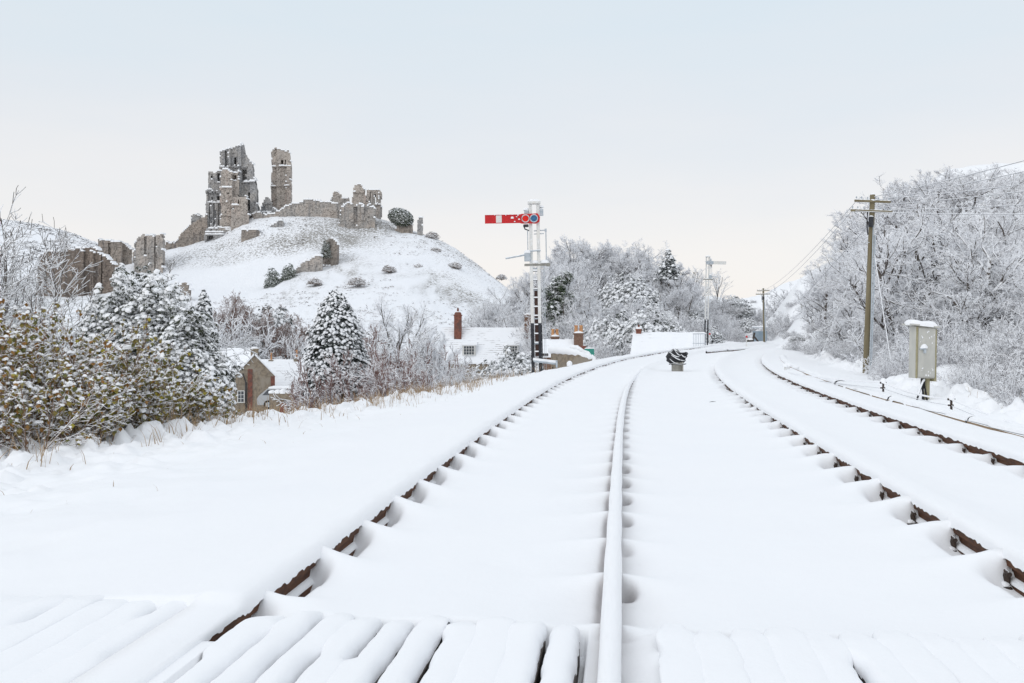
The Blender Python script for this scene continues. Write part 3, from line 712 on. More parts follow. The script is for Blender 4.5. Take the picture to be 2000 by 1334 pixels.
kp = ruin('castle_keep', 'tall ruined stone keep with broken top and snow on its ledges, highest on the hill', 251, (445, 450), 'castle')
ko = P(445, 450, 251)
masonry('upper_wall', 'castle_grey', kp, ko, [(429, 460), (429, 297), (437, 292), (446, 289), (452, 291), (460, 284), (466, 286), (472, 280), (477, 286), (479, 296), (482, 308), (487, 312), (493, 319), (495, 338), (494, 346), (500, 354), (502, 372), (503, 388), (505, 404), (503, 414), (480, 418), (480, 440)], 253, 9,
        relief=[(rect(440, 293, 443.5, 327), -1.0), (rect(448, 288, 452, 327), 1.0), (rect(456, 308, 462, 324), -2.5), (rect(466, 284, 471, 400), 1.0), (rect(429, 326, 482, 328), .5), (rect(472, 330, 481, 352), -2.2), (rect(466, 355, 500, 357), .7), (rect(484, 376, 489, 412), -2.5), (rect(490, 352, 506, 420), .9), (rect(456, 377, 466, 386), -3.)], seed=3)
masonry('side_wall', 'castle_grey', kp, ko, [(404, 452), (403.5, 376), (406, 372), (406, 337), (409, 333), (414, 334), (416, 338), (420, 337), (421, 333), (429, 332), (436, 332), (436, 452)], 251.5, 8, slope=.25,
        holes=[rect(411, 341, 415, 350)], relief=[(rect(423, 338, 428, 354), -2.), (rect(404, 371, 433, 376), .8), (rect(412, 386, 415, 393), -2.), (rect(423, 382, 427, 392), -2.), (rect(404, 395, 432, 397), .6), (rect(404, 398, 408, 452), .8), (rect(413, 398, 416, 452), .8), (rect(421, 398, 424, 452), .8), (rect(404, 372, 407, 395), .5)], seed=4)
masonry('turret', 'castle_warm', kp, ko, [(429, 452), (430, 420), (431, 360), (432, 333), (438, 330), (446, 331), (453, 335), (462, 334), (464, 360), (455, 390), (454, 420), (450, 452)], 249.5, 6,
        relief=[(rect(431, 366, 455, 367.5), .5), (rect(443, 375, 447, 379), -1.8), (rect(450, 341, 458, 351), -2.5), (rect(429, 395, 454, 396.5), .4), (rect(429, 420, 454, 421.5), .5), (rect(453, 330, 466, 420), -1.5), (rect(429, 446, 451, 449), .7)], seed=5)
masonry('front_turret', 'castle_warm', kp, ko, [(451, 446), (452, 400), (453, 386), (460, 383), (472, 382), (480, 384), (482, 390), (482, 414), (486, 420), (486, 432), (470, 438)], 247.5, 6,
        relief=[(rect(464, 391, 468, 398), -1.8), (rect(451, 404, 456, 408), -1.5), (rect(454, 400.5, 470, 402), .5)], seed=6)
masonry('plinth', 'castle_grey', kp, ko, [(402, 470), (403, 446), (428, 443), (436, 448), (452, 447), (458, 458), (440, 463), (420, 468)], 248.8, 7, relief=[(rect(402, 452, 440, 470), .7), (rect(402, 458, 440, 470), .7), (rect(407, 461, 420, 470), -2.5)], seed=7)
one('tower_ruin', 'tall slender ruined tower standing alone with blind arches near its top', 'castle_warm', [(529, 400), (528, 366), (529, 340), (530, 322), (531, 306), (529, 297), (533, 291), (537, 288), (545, 290), (554, 292), (558, 295), (565, 293), (567, 305), (568.5, 320), (568.8, 352), (567.5, 404), (541, 412)], 262, 9,
    cat='ruined tower', relief=[(rect(529, 290, 540, 412), -.8), (rect(548, 312, 552.5, 325), -1.8), (rect(555, 312, 559.5, 325), -1.8), (rect(529, 325, 569, 327), .6), (rect(528, 363, 569, 365), .6), (rect(560, 327, 569, 404), .7), (rect(540, 330, 549, 410), .3)], seed=11)
one('ruined_wall', 'sloping rubble wall running down from the foot of the keep', 'castle_brown', [(322, 509), (321, 474), (339, 474), (346, 469), (352, 458), (360, 449), (370, 440), (378, 433), (392, 425), (405, 419), (405, 468), (394, 471), (378, 483), (362, 494), (338, 507)], 250.5, 4, seed=12)
one('masonry_block', 'lone grey lump of masonry behind the sloping rubble wall', 'castle_grey', [(373, 434), (374, 420), (380, 418), (390, 420), (391, 434)], 256, 4, cat='ruin', seed=13)
one('gate_tower', 'leaning round gate tower with vertical streaks, right of the gap in the outer wall', 'castle', [(263, 510), (262, 492), (264, 474), (270, 462), (282, 458), (292, 460), (304, 461), (312, 459), (321, 457), (322, 528), (300, 531), (282, 533), (270, 520)], 228, 7, cat='ruined tower',
    relief=[(rect(297, 456, 305, 534), .8), (rect(309, 456, 322, 534), .5), (rect(282, 463, 288, 500), -.6)], slope=-.1, seed=14)
one('gate_tower', 'squat flat-topped gate tower with a pale side, left of the gap in the outer wall', 'castle_brown', [(192, 500), (192, 469), (205, 470), (222, 471), (239, 472), (243, 480), (253, 486), (254, 512), (236, 520), (215, 512)], 236, 7, cat='ruined tower',
    relief=[(rect(238, 470, 256, 520), -1.2), (rect(210, 474, 216, 500), -.6)], seed=15)
one('ruined_wall', 'long dark brown outer wall behind the bare tree', 'castle_dark', [(70, 572), (76, 500), (90, 492), (120, 490), (143, 487), (165, 484), (185, 484), (196, 495), (208, 504), (222, 515), (219, 566), (190, 580), (150, 586)], 203, 5, relief=[(rect(160, 490, 166, 590), .8), (rect(178, 490, 186, 590), .7), (rect(196, 490, 201, 590), -.6)], seed=16)
one('wall_stub', 'small brown wall stub beside the snowy bailey field', 'castle_brown', [(341, 588), (342, 562), (349, 555), (358, 552), (369, 556), (372, 588)], 188, 3, cat='ruined wall', seed=17)
one('masonry_block', 'snow capped fallen block leaning between the keep and the slender tower', 'castle_grey', [(507, 412), (512, 402), (514, 390), (521, 385), (528, 390), (531, 400), (538, 413), (525, 416)], 256, 5, cat='ruin', relief=[(rect(512, 398, 530, 414), -.5)], seed=18)
one('curtain_wall', 'long low rubble curtain wall along the top of the hill', 'castle', [(492, 430), (494, 418), (505, 414), (520, 419), (534, 417), (545, 412), (560, 402), (583, 396), (592, 391), (602, 389), (616, 390), (620, 393), (640, 394), (657, 397), (676, 402), (688, 400), (690, 410), (662, 421), (640, 424), (617, 426), (585, 429), (556, 429), (520, 432)], 251, 4, seed=19)
one('bastion', 'broad stained bastion projecting from the top of the hill', 'castle', [(661, 436), (665, 418), (666, 404), (678, 398), (700, 399), (725, 401), (732, 408), (732, 442), (716, 446), (702, 448), (676, 447)], 245, 8, cat='ruined wall', relief=[(rect(690, 404, 697, 440), -.7), (rect(706, 402, 712, 430), .6)], slope=.05, seed=20)
one('ruin_fragment', 'low jagged fragment behind the curtain wall', 'castle', [(645, 398), (645, 390), (649, 379), (653, 374), (660, 377), (666, 379), (670, 388), (682, 388), (682, 402), (660, 402)], 258, 4, cat='ruin', seed=21)
one('ruin_fragment', 'tapering tan fragment rising above the bastion', 'castle_warm', [(687, 402), (689, 386), (691, 372), (693, 362), (700, 359), (709, 361), (711, 372), (716, 388), (718, 404)], 256, 4, cat='ruin', relief=[(rect(688, 374, 716, 376), .5), (rect(703, 394, 708, 402), -1.5)], seed=22)
one('ruined_window_wall', 'fluted fragment with a tall open slit window beside the bastion', 'castle', [(718, 432), (719, 400), (718, 384), (716, 371), (721, 368), (730, 371), (740, 371), (746, 374), (745, 386), (744, 400), (744, 431)], 256, 4, cat='ruin', holes=[rect(731, 378, 735, 398)], relief=[(rect(719, 399, 745, 401), .5), (rect(719, 372, 722, 398), .5), (rect(725, 374, 728, 398), .5), (rect(738, 374, 740, 398), .5)], seed=23, cell=.3)
one('wall_stub', 'small upright stub at the right shoulder of the hill', 'castle_grey', [(815, 452), (815, 432), (818, 425), (824, 424), (826, 452)], 247, 3, cat='ruined wall', seed=24)
one('mural_tower', 'small square tower halfway down the slope, green ivy on one side', 'castle_brown', [(627, 512), (630, 485), (634, 468), (643, 465), (652, 466), (658, 471), (661, 480), (661, 517), (640, 518)], 213, 6, cat='ruined tower', relief=[(rect(626, 462, 645, 520), -.9)], seed=25)
iv = [o for o in bpy.data.objects if o.name == 'mural_tower'][0]
one('ruined_wall', 'stepped wall descending the slope from the small ivied tower', 'castle', [(545, 572), (556, 548), (566, 534), (580, 524), (592, 512), (606, 505), (622, 499), (630, 500), (630, 517), (612, 520), (598, 530), (588, 534), (580, 545), (565, 552), (556, 578), (535, 582)], 208, 3, seed=26)
one('low_wall', 'short low wall on the slope below the keep', 'castle_brown', [(471, 467), (472, 449), (488, 448), (506, 448), (507, 462), (490, 467)], 239, 3, cat='ruined wall', seed=27)
one('terrace_wall', 'snow topped terrace edge curving below the curtain wall', 'castle_grey', [(505, 462), (512, 447), (524, 443), (538, 434), (552, 430), (554, 436), (540, 445), (526, 453), (515, 462)], 243, 3, cat='ruined wall', seed=28)
ivr = one('ivy_covered_ruin', 'leaning lump of ruin swallowed by dark rounded ivy on the right shoulder of the hill', 'castle_brown', [(772, 448), (774, 432), (790, 428), (804, 432), (806, 448)], 246, 4, cat='ruin', seed=29)
# ------------------------------------------------------------------ houses in the valley
def house(name, label, loc, rz, L, W, wall_h, rise, wallmat, roofmat='roof', over=.18, cat='house', cap=.12):
    """Ridge along local x; front eaves towards local -y."""
    root = thing(name, label, cat, loc, rz)
    m = MB(); 
    prof = [(-W / 2, -3), (W / 2, -3), (W / 2, wall_h), (0, wall_h + rise), (-W / 2, wall_h)]
    m.prism(prof, -L / 2, L / 2, 0, 'x'); m.build('wall', MT[wallmat], root)
    sl = math.hypot(W / 2, rise); k = (sl + over) / sl
    m = MB(); n = 14
    for sd in (-1, 1):
        ex, ez = sd * W / 2 * k, wall_h + rise - rise * k
        tn = cap / (W / 2 / sl)
        v = []; rg = random.Random(int(L * 10) + sd)
        for i in range(n + 1):
            x = -L / 2 - over + (L + 2 * over) * i / n; j = rg.uniform(-.03, .03)
            v += [(x, 0, wall_h + rise + .015), (x, ex, ez), (x, ex * 1.01, ez + tn * .7 + j), (x, 0, wall_h + rise + tn + .02 + rg.uniform(-.02, .02))]
        f = []
        for i in range(n):
            for a, b in ((0, 1), (1, 2), (2, 3)):
                f.append((i * 4 + a, i * 4 + b, i * 4 + 4 + b, i * 4 + 4 + a))
        f += [(0, 3, 2, 1), (n * 4, n * 4 + 1, n * 4 + 2, n * 4 + 3)]
        m.add(v, f, 0)
    m.build('roof', MT[roofmat], root)
    return root
def chimney(root, at, w, h, mat='brick', pots=1, cap=True, d=None, pot='terracotta', ph=.45):
    m = MB(); d = d or w
    m.box((at[0], at[1], at[2] + h / 2 - .6), (w, d, h + 1.2)); m.box((at[0], at[1], at[2] + h + .05), (w * 1.16, d * 1.16, .1))
    c = m.build('chimney', MT[mat], root)
    if cap:
        s = MB(); s.dome((at[0], at[1], at[2] + h + .1), w * .55, d * .55, .14, 10, 3); s.build('snow_cap', MT['snow'], c)
    for k in range(pots):
        p = MB(); x = at[0] + (k - (pots - 1) / 2) * w * .55
        p.tube([(x, at[1], at[2] + h + .1), (x, at[1], at[2] + h + .1 + ph * .8), (x, at[1], at[2] + h + .1 + ph * .82), (x, at[1], at[2] + h + .1 + ph)], [w * .22, w * .17, w * .21, w * .20], 10)
        p.build('chimney_pot', MT[pot], c)
    return c
def window(root, c, w, h, nx=2, ny=3, frame='white', axis=0, depth=.06):
    m = MB(); x, y, z = c; b = .06
    bars = [((0, 0, h / 2), (w, depth, b)), ((0, 0, -h / 2), (w + .08, depth * 1.4, b)), ((-w / 2, -.003, 0), (b, depth, h)), ((w / 2, -.003, 0), (b, depth, h))]
    for i in range(1, nx): bars.append(((-w / 2 + w * i / nx, .012, 0), (.035, depth * .7, h)))
    for i in range(1, ny): bars.append(((0, .016, -h / 2 + h * i / ny), (w, depth * .7, .03)))
    for q, s in bars: m.box((x + q[0], y + q[1], z + q[2]), s)
    f = m.build('window', MT[frame], root)
    g = MB(); g.box((x, y + .055, z), (w, .02, h)); g.build('pane', MT['glass'], f)
    return f

def ppm(d): return F / d
# gabled cottage: main range behind, gable wing in front
d = 71.; o = P(497, 805, d); mpx = d / F
co_ = thing('cottage', 'small rubble cottage with a steep gable, brick quoins and a snowy roof', 'house', o, R(17))
gw, gh, gr = 77 * mpx, (805 - 735) * mpx, 41 * mpx
m = MB(); m.prism([(-gw / 2, -2), (gw / 2, -2), (gw / 2, gh), (0, gh + gr), (-gw / 2, gh)], 0, 6.5); m.build('wall', MT['house_stone'], co_)
m = MB(); m.box((-4.3, 5.5, gh / 2 - 1), (5.6, 4.6, gh + 2)); m.build('wall', MT['house_stone'], co_)
m = MB()
for sd in (-1, 1):
    m.add([(0, -.12, gh + gr + .02), (sd * (gw / 2 + .2), -.12, gh - .2), (sd * (gw / 2 + .2), 6, gh - .2), (0, 6, gh + gr + .02), (0, -.12, gh + gr + .2), (sd * (gw / 2 + .2), -.12, gh - .06), (sd * (gw / 2 + .2), 6, gh - .06), (0, 6, gh + gr + .2)],
          [(0, 1, 5, 4), (4, 5, 6, 7), (1, 2, 6, 5), (0, 3, 2, 1), (3, 7, 6, 2)])
m.build('roof', MT['roof_clean'], co_, label='snowy roof of the gable wing')
m = MB(); ry = gh + gr + .3
m.add([(-8.2, 5.6, ry), (-8.2, 3.0, gh - .25), (.1, 3.0, gh - .25), (-.15, 5.6, ry), (-8.2, 5.6, ry + .16), (-8.2, 2.9, gh - .1), (.1, 2.9, gh - .1), (-.15, 5.6, ry + .16), (-8.2, 8.2, gh - .25), (-.15, 8.2, gh - .25)], [(4, 5, 6, 7), (0, 4, 7, 3), (1, 2, 6, 5), (2, 3, 7, 6), (0, 1, 5, 4), (0, 3, 9, 8), (0, 3, 2, 1)])
m.build('roof', MT['roof_clean'], co_, label='broad snowy roof of the main range')
chimney(co_, (0.02, .5, gh + gr - .35), .55, .75, 'house_stone', 0)
m = MB()
for sgn in (1,):
    m.box((gw / 2 - .14, -.02, gh / 2 - 1), (.30, .09, gh + 2))
m.box((-.32, -.02, gh / 2 + .25 - 1), (.34, .07, gh + 2.6)); m.build('brick_quoin', MT['brick'], co_)
window(co_, (-.98, -.085, gh - 1.5), .47, .86)
m = MB(); m.tube([(-.62, -.1, gh - .4), (-.62, -.1, -1)], .055, 8); m.tube([(-.62, -.1, gh - .45), (-.85, -.08, gh + .25)], .04, 6); m.build('drainpipe', MT['black'], co_)
# stone outbuilding roof and wall behind the silver car
d = 82.; mpx = d / F
h2 = house('stone_house', 'house with a smooth snowy roof between the gabled cottage and the conifer', P(575, 800, d), 0, 128 * mpx, 4.2, 48 * mpx, 46 * mpx, 'house_stone', 'roof_clean')
chimney(h2, (-2.0, 0, 93 * mpx), .34, .1, 'house_stone', 1, False, ph=.6); chimney(h2, (.2, 0, 93 * mpx), .4, .2, 'house_stone', 1, True, ph=.75)
# long stone-tiled house with dormers
d = 86.; mpx = d / F
L3 = 172 * mpx; W3 = 4.6; r3 = 62 * mpx
h3 = house('stone_house', 'long house with a striped snowy tile roof, two small dormers and two brick chimneys', P(952, 812, d), 0, L3, W3, 106 * mpx, r3, 'house_stone', 'roof')
chimney(h3, (-57 * mpx, -.5, 106 * mpx + r3 - .6), .66, 1.85, 'brick', 0, False)
m = MB(); cx3, czz = -57 * mpx, 106 * mpx + r3 - .6 + 1.95
m.dome((cx3, -.5, czz), .33, .33, .33, 10, 4, 0, 1, .02, 0); m.tube([(cx3, -.5, czz + .3), (cx3, -.5, czz + .62)], [.10, .07], 8); m.build('chimney_pot', MT['brick'], h3)
chimney(h3, (80 * mpx, -.3, 106 * mpx + 1.4), .72, 2.75, 'brick_dark', 0, True, 1.0)
for px in (918, 1000):
    x = (px - 952) * mpx; zc = 812 - 682
    dm = MB(); yb = -W3 / 2 + (1 - (r3 - (zc - 106 + 12) * mpx) / r3) * W3 / 2
    zz = zc * mpx - .02
    dm.box((x, -W3 / 2 + .95, zz), (1.2, 1.3, 1.0)); dmo = dm.build('dormer', MT['white'], h3)
    window(h3, (x, -W3 / 2 + .20, zz - .04), .95, .80, 4, 3)
    s = MB(); s.box((x, -W3 / 2 + .9, zz + .58), (1.45, 1.6, .14), (R(8), 0, 0), bev=.05); s.build('snow_cap', MT['snow'], dmo)
# small house with orange chimney pots
d = 64.; mpx = d / F
h4 = house('stone_house', 'small low house with orange chimney pots beside the curved parapet', P(1095, 780, d), R(-6), 60 * mpx, 3.2, 86 * mpx, 27 * mpx, 'brick_dark', 'roof_clean')
chimney(h4, (-.40, .3, 105 * mpx), .52, .52, 'brick_dark', 2, True, ph=.5); chimney(h4, (1.22, -.35, 103 * mpx), .60, .82, 'brick_dark', 2, True, ph=.52)
m = MB(); m.box((1.25, -.55, 97 * mpx), (.95, .5, .55)); m.build('gable', MT['brick'], h4)
for x in (-.95, -.05):  # dark blocks put in for the shaded gaps under the front eaves
    m = MB(); m.box((x, -1.62, 88 * mpx), (.42, .3, .2)); m.build('dormer', MT['timber'], h4)
m = MB(); m.tube([(.72, -.3, 110 * mpx), (.72, -.3, 150 * mpx)], .012, 5); m.tube([(.2, -.3, 149 * mpx), (1.3, -.3, 149 * mpx)], .012, 5); m.build('aerial', MT['wire'], h4)
# roof with a chimney behind the embankment
d = 66.; mpx = d / F
h5 = house('station_cottage', 'low building below the line showing only a broad smooth snowy roof', P(1306, 735, d), R(-12), 128 * mpx, 4.8, 42 * mpx, 40 * mpx, 'house_stone', 'roof_clean')
chimney(h5, (-58 * mpx, 0, 78 * mpx), .36, .42, 'brick', 1, True, pot='brick', ph=.3)

# curved parapet of the bridge
def parapet():
    o = P(1117, 712, 43.); m = MB(); s = MB(); n = 26; mp_ = 43. / F
    pts = []
    for i in range(n + 1):
        u = i / n
        x = (1079 + (1156 - 1079) * u - 1117) * mp_; y = -.9 * math.sin(u * math.pi) * .9 + 1.6 * (1 - u) - .2
        zt = np.interp(u, [0, .08, .35, .55, .8, 1], [688, 688, 689, 691, 699, 702]); pts.append((x, y, (712 - zt) * mp_ + .04))
    for i in range(n):
        a, b = pts[i], pts[i + 1]
        m.add([(a[0], a[1], -1.2), (b[0], b[1], -1.2), (b[0], b[1], b[2]), (a[0], a[1], a[2]), (a[0], a[1] + .35, -1.2), (b[0], b[1] + .35, -1.2), (b[0], b[1] + .35, b[2]), (a[0], a[1] + .35, a[2])], [(0, 1, 2, 3), (3, 2, 6, 7), (5, 4, 7, 6)])
    # the parapet's far side comes back round
    q = [(p[0] * .62 + .28, p[1] + 1.7, p[2] + .10) for p in pts[10:]]
    for i in range(len(q) - 1):
        a, b = q[i], q[i + 1]
        m.add([(a[0], a[1], -1.2), (b[0], b[1], -1.2), (b[0], b[1], b[2]), (a[0], a[1], a[2]), (a[0], a[1] + .3, -1.2), (b[0], b[1] + .3, -1.2), (b[0], b[1] + .3, b[2]), (a[0], a[1] + .3, a[2])], [(0, 1, 2, 3), (3, 2, 6, 7), (5, 4, 7, 6)])
    root = thing('bridge_parapet', 'curved buff stone parapet wall with a thick snow coping', 'wall', o)
    m.build('wall', MT['house_stone'], root)
    s.tube([(p[0], p[1] + .16, p[2] + .02) for p in pts], [.165 + .012 * math.sin(i * 1.7) for i in range(n + 1)], 10)
    s.tube([(p[0], p[1] + .14, p[2] + .03) for p in q] , .17, 10); s.tube([pts[-1], (pts[-1][0] - .1, pts[-1][1] + .8, pts[-1][2]), q[-1]], .16, 8)
    s.build('snow_cap', MT['snow'], root)
parapet()
# low wall with gates and a parked car in the yard
d = 61.; mpx = d / F; o = P(565, 806, d)
yw = thing('yard_wall', 'low rubble yard wall with snow on top and two red-brown gates', 'wall', o)
m = MB(); m.box((.3, .2, .2), (3.2, .35, 2.2)); m.build('wall', MT['house_stone'], yw)
s = MB(); 
for k in range(9): s.dome((-1.15 + k * .36, .2, 1.28), .26, .26, .16 + .05 * (k % 3), 9, 3, 0, k, .15)
s.build('snow_cap', MT['snow'], yw)
for x in (-.35, .55):
    m = MB(); m.box((x, -.02, .1), (.48 if x < 0 else .66, .12, 1.2)); m.build('gate', MT['redwood'], yw)
def car():
    d = 68.; o = P(566, 797, d)
    c = thing('parked_car', 'silver estate car half hidden beyond the yard wall', 'car', o)
    b = MB()
    side = [(-2.1, .28), (2.1, .28), (2.15, .62), (2.05, .85), (1.25, .95), (.65, 1.42), (-1.4, 1.45), (-2.0, .95), (-2.15, .7)]
    b.prism(side, -.82, .82); b.build('body', MT['car'], c)
    g = MB(); g.prism([(-1.75, .98), (1.02, .98), (.58, 1.34), (-1.38, 1.36)], -.835, .835); g.build('window', MT['glass'], c)
    for x in (-1.35, 1.35):
        for y in (-.76, .76):
            t = MB(); t.tube([(x, y - .09, .31), (x, y + .09, .31)], .31, 16); w_ = t.build('wheel', MT['rubber'], c)
            t = MB(); t.tube([(x, y - .1, .31), (x, y + .1, .31)], .18, 12); t.build('rim', MT['zinc'], w_)
    s = MB(); s.box((-.4, 0, 1.50), (1.9, 1.5, .12), bev=.05); s.build('snow_cap', MT['snow'], c)
car()

# ------------------------------------------------------------------ semaphore signals
def signal(o, H, label, near=True, side=-1, rz=0., lean=0.):
    """Two old rails as a post, arm and spectacles at the top, ladder behind. side -1: arm points left."""
    r = thing('semaphore_signal', label, 'signal', o, rz); r.rotation_euler = (0, R(lean), rz)
    gap = .118; zb = H * (.316 if near else .28)
    for sx in (-1, 1):
        # an I-shaped rail stood on end, white above and black below
        for z0, z1, nm, mt in ((-.6, zb, 'post', 'black'), (zb, H - .12, 'post', 'white')):
            m = MB(); x = sx * gap
            m.box((x, -.045, (z0 + z1) / 2), (.102, .03, z1 - z0), bev=.008); m.box((x, .045, (z0 + z1) / 2), (.102, .03, z1 - z0), bev=.008); m.box((x, 0, (z0 + z1) / 2), (.03, .065, z1 - z0))
            m.build(nm, MT[mt], r, label='black painted lower length of the post' if mt == 'black' else None)
    m = MB(); m.box((0, 0, H - .06), (.40, .30, .09), bev=.02); c = m.build('cap', MT['white'], r)
    s = MB(); s.dome((0, 0, H - .02), .21, .16, .07, 12, 3); s.build('snow_cap', MT['snow'], c)
    za = H - .58
    S = side
    # arm
    m = MB(); x0, x1 = S * .46, S * 1.56
    w0 = .135
    m.prism([(min(x0, x1), za - w0), (max(x0, x1), za - w0), (max(x0, x1), za + w0), (min(x0, x1), za + w0)], -.155, -.13)
    m.box(((x0 + x1) / 2, -.158, za + w0 - .008), (1.1, .02, .016)); m.box(((x0 + x1) / 2, -.158, za - w0 + .008), (1.1, .02, .016))
    arm = m.build('arm', MT['red'] if near else MT['white'], r)
    if near:
        m = MB(); m.box((S * 1.56 - S * .44, -.162, za), (.18, .012, w0 * 2 - .04)); m.build('white_band', MT['white'], arm)
        s = MB()
        for k, (xx, zz, q) in enumerate(((.70, .03, .055), (.62, -.09, .03), (.56, .06, .025), (.48, -.02, .035), (.52, .11, .03), (.9, .12, .02), (1.25, .125, .018))): s.dome((S * xx, -.16, za + zz), q, .03, q * .8, 8, 3, 0, k, .25, .6)
        for k in range(8): s.dome((S * (.55 + k * .13), -.14, za + w0), .07, .03, .018 + .01 * (k % 2), 8, 2, 0, k, .2)
        tag(s.build('snow_cap', MT['snow'], arm), kind='stuff')
    # spectacle plate with two glasses
    m = MB(); sp_ = [(S * .50, .125), (S * .40, .155), (S * .14, .150), (-S * .10, .165), (-S * .18, .04), (-S * .16, -.10), (-S * .04, -.165), (S * .12, -.15), (S * .40, -.155), (S * .50, -.125)]
    sp_ = [(a, za + b) for a, b in sp_]
    if S < 0: sp_ = sp_[::-1]
    m.prism(sp_[::-1], -.152, -.128); spec = m.build('spectacle', MT['red'] if near else MT['zinc'], r)
    for xx, gl in ((S * .28, 'red_glass'), (S * .015, 'blue_glass')):
        q = [(xx + .108 * math.cos(a), za + .108 * math.sin(a)) for a in np.linspace(0, 2 * math.pi, 25)[:-1]]
        m = MB(); m.prism(q, -.172, -.155); g = m.build('lens', MT[gl if near else 'zinc'], spec, label=('red glass' if gl == 'red_glass' else 'blue glass') if near else None)
        m = MB(); ra = np.linspace(0, 2 * math.pi, 25)
        m.tube([(xx + .115 * math.cos(a), -.172, za + .115 * math.sin(a)) for a in ra], .017, 6, cap=False); m.build('rim', MT['zinc'], g)
    # lamp and its bracket
    m = MB(); m.box((.22, .04, H - .36), (.14, .16, .22), bev=.02); m.tube([(.22, .04, H - .25), (.22, .04, H - .19)], [.05, .035], 10); m.box((-S * -.02, .05, H - .46), (.52, .05, .03)); lm = m.build('lamp', MT['zinc'], r)
    s = MB(); s.dome((.22, .04, H - .2), .09, .09, .06, 10, 3); s.build('snow_cap', MT['snow'], lm)
    m = MB(); m.box((S * .24, 0, H - .36), (.16, .12, .14), (0, 0, 0), bev=.03); m.dome((S * .26, 0, H - .28), .10, .09, .07, 10, 3, 1); m.build('bracket', [MT['zinc'], MT['snow']], r)
    m = MB(); m.box((S * .27, -.05, za - .21), (.17, .12, .09), bev=.02); m.tube([(S * .34, -.05, za - .2), (S * .30, -.05, za - .32), (S * .12, -.03, za - .38)], .022, 6); m.build('crank', MT['black'], r)
    zl = H - 1.72
    m = MB(); m.tube([(S * .22, -.06, za - .36), (S * .22, -.06, zl + .08)], .014, 6); m.tube([(.36, 0, za - .36), (.36, 0, zl - .22)], .016, 6)
    m.tube([(-.02, .03, za - .37), (.37, .03, za - .35)], .022, 6); m.tube([(-.02, .03, za - .47), (.30, .03, za - .46)], .018, 6); m.box((.355, .02, za - .36), (.06, .08, .1)); m.build('pull_rod', MT['zinc'], r)
    # balance lever with its weight and the cross beam
    m = MB(); m.tube([(S * .16, -.1, zl + .05), (S * .45, -.12, zl - .02), (S * .93, -.14, zl - .10)], [.035, .03, .032], 8); m.box((S * .24, -.08, zl - .06), (.20, .14, .28), bev=.03); m.tube([(S * .30, -.1, zl + .12), (.18, -.1, zl + .14)], .03, 8)
    lv = m.build('balance_lever', MT['zinc'], r)
    s = MB(); s.dome((S * .24, -.08, zl + .08), .12, .09, .07, 9, 3); s.dome((0, -.06, zl - .24), .10, .08, .07, 9, 3, 0, 2); s.dome((.30, 0, zl - .24), .16, .08, .09, 9, 3, 0, 3); tag(s.build('snow_cap', MT['snow'], lv), kind='stuff')
    m = MB(); m.box((.06, 0, zl - .31), (.80, .13, .07), bev=.02); m.box((.42, -.01, zl - .31), (.12, .15, .11), bev=.03); m.build('cross_beam', MT['concrete'], r)
    # ladder behind, snow on each rung
    m = MB(); ztop = zl - .4; zbot = .3
    for sx in (-1, 1): m.tube([(.02 + sx * .14, .16, ztop), (.06 + sx * .16, .55, -.4)], .013, 6)
    k = 0; z = zbot
    s = MB()
    while z < ztop:
        y = .16 + .39 * (ztop - z) / (ztop + .4)
        m.tube([(-.12, y, z), (.2, y, z)], .014, 6); s.tube([(-.115, y - .005, z + .022), (.19, y - .005, z + .022)], .024, 6); s.box((-.0, -.03, z + .02), (.15, .05, .04), bev=.015); z += .285
    la = m.build('ladder', MT['black' if near else 'zinc'], r); tag(s.build('snow_cap', MT['snow'], la), kind='stuff')
    if near: m = MB(); m.box((.03, .09, (zb * .3 + zl - 1.2) / 2 + .2), (.135, .05, zl - 1.2 - zb * .3)); m.build('backboard', MT['brown_paint'], r)
    m = MB()
    for z in (H * .2, H * .34, H * .5, H * .62): m.box((0, 0, z), (.30, .05, .035))
    m.tube([(.30, .06, zl - .3), (.30, .08, 0)], .007, 5); m.tube([(.26, .06, zl - .3), (.25, .08, 0)], .006, 5); m.build('stay', MT['zinc'], r)
    if near:
        m = MB(); m.tube([(-.10, -.09, .60), (.62, -.12, .50)], .05, 10); m.box((.62, -.12, .48), (.05, .22, .22)); w_ = m.build('wire_guide', MT['zinc'], r)
        s = MB(); s.tube([(-.12, -.09, .645), (.60, -.12, .55)], .045, 8); s.build('snow_cap', MT['snow'], w_)
        m = MB(); m.tube([(.50, -.1, .4), (.44, -.1, -.2)], .02, 6); m.tube([(.42, -.12, .06), (.56, -.12, .05)], .02, 6); m.build('pulley_stand', MT['iron'], r)
    return r
o = P(1049, 741, 30.); signal(o, 349 * 30 / F, 'red semaphore arm with a white band and two round glasses on a two-rail post', True, -1, lean=-1.0)
o = P(1379, 672, 82.); signal(o, 172 * 82 / F, 'distant white semaphore signal with its pale arm pointing right', False, 1, lean=1.2)
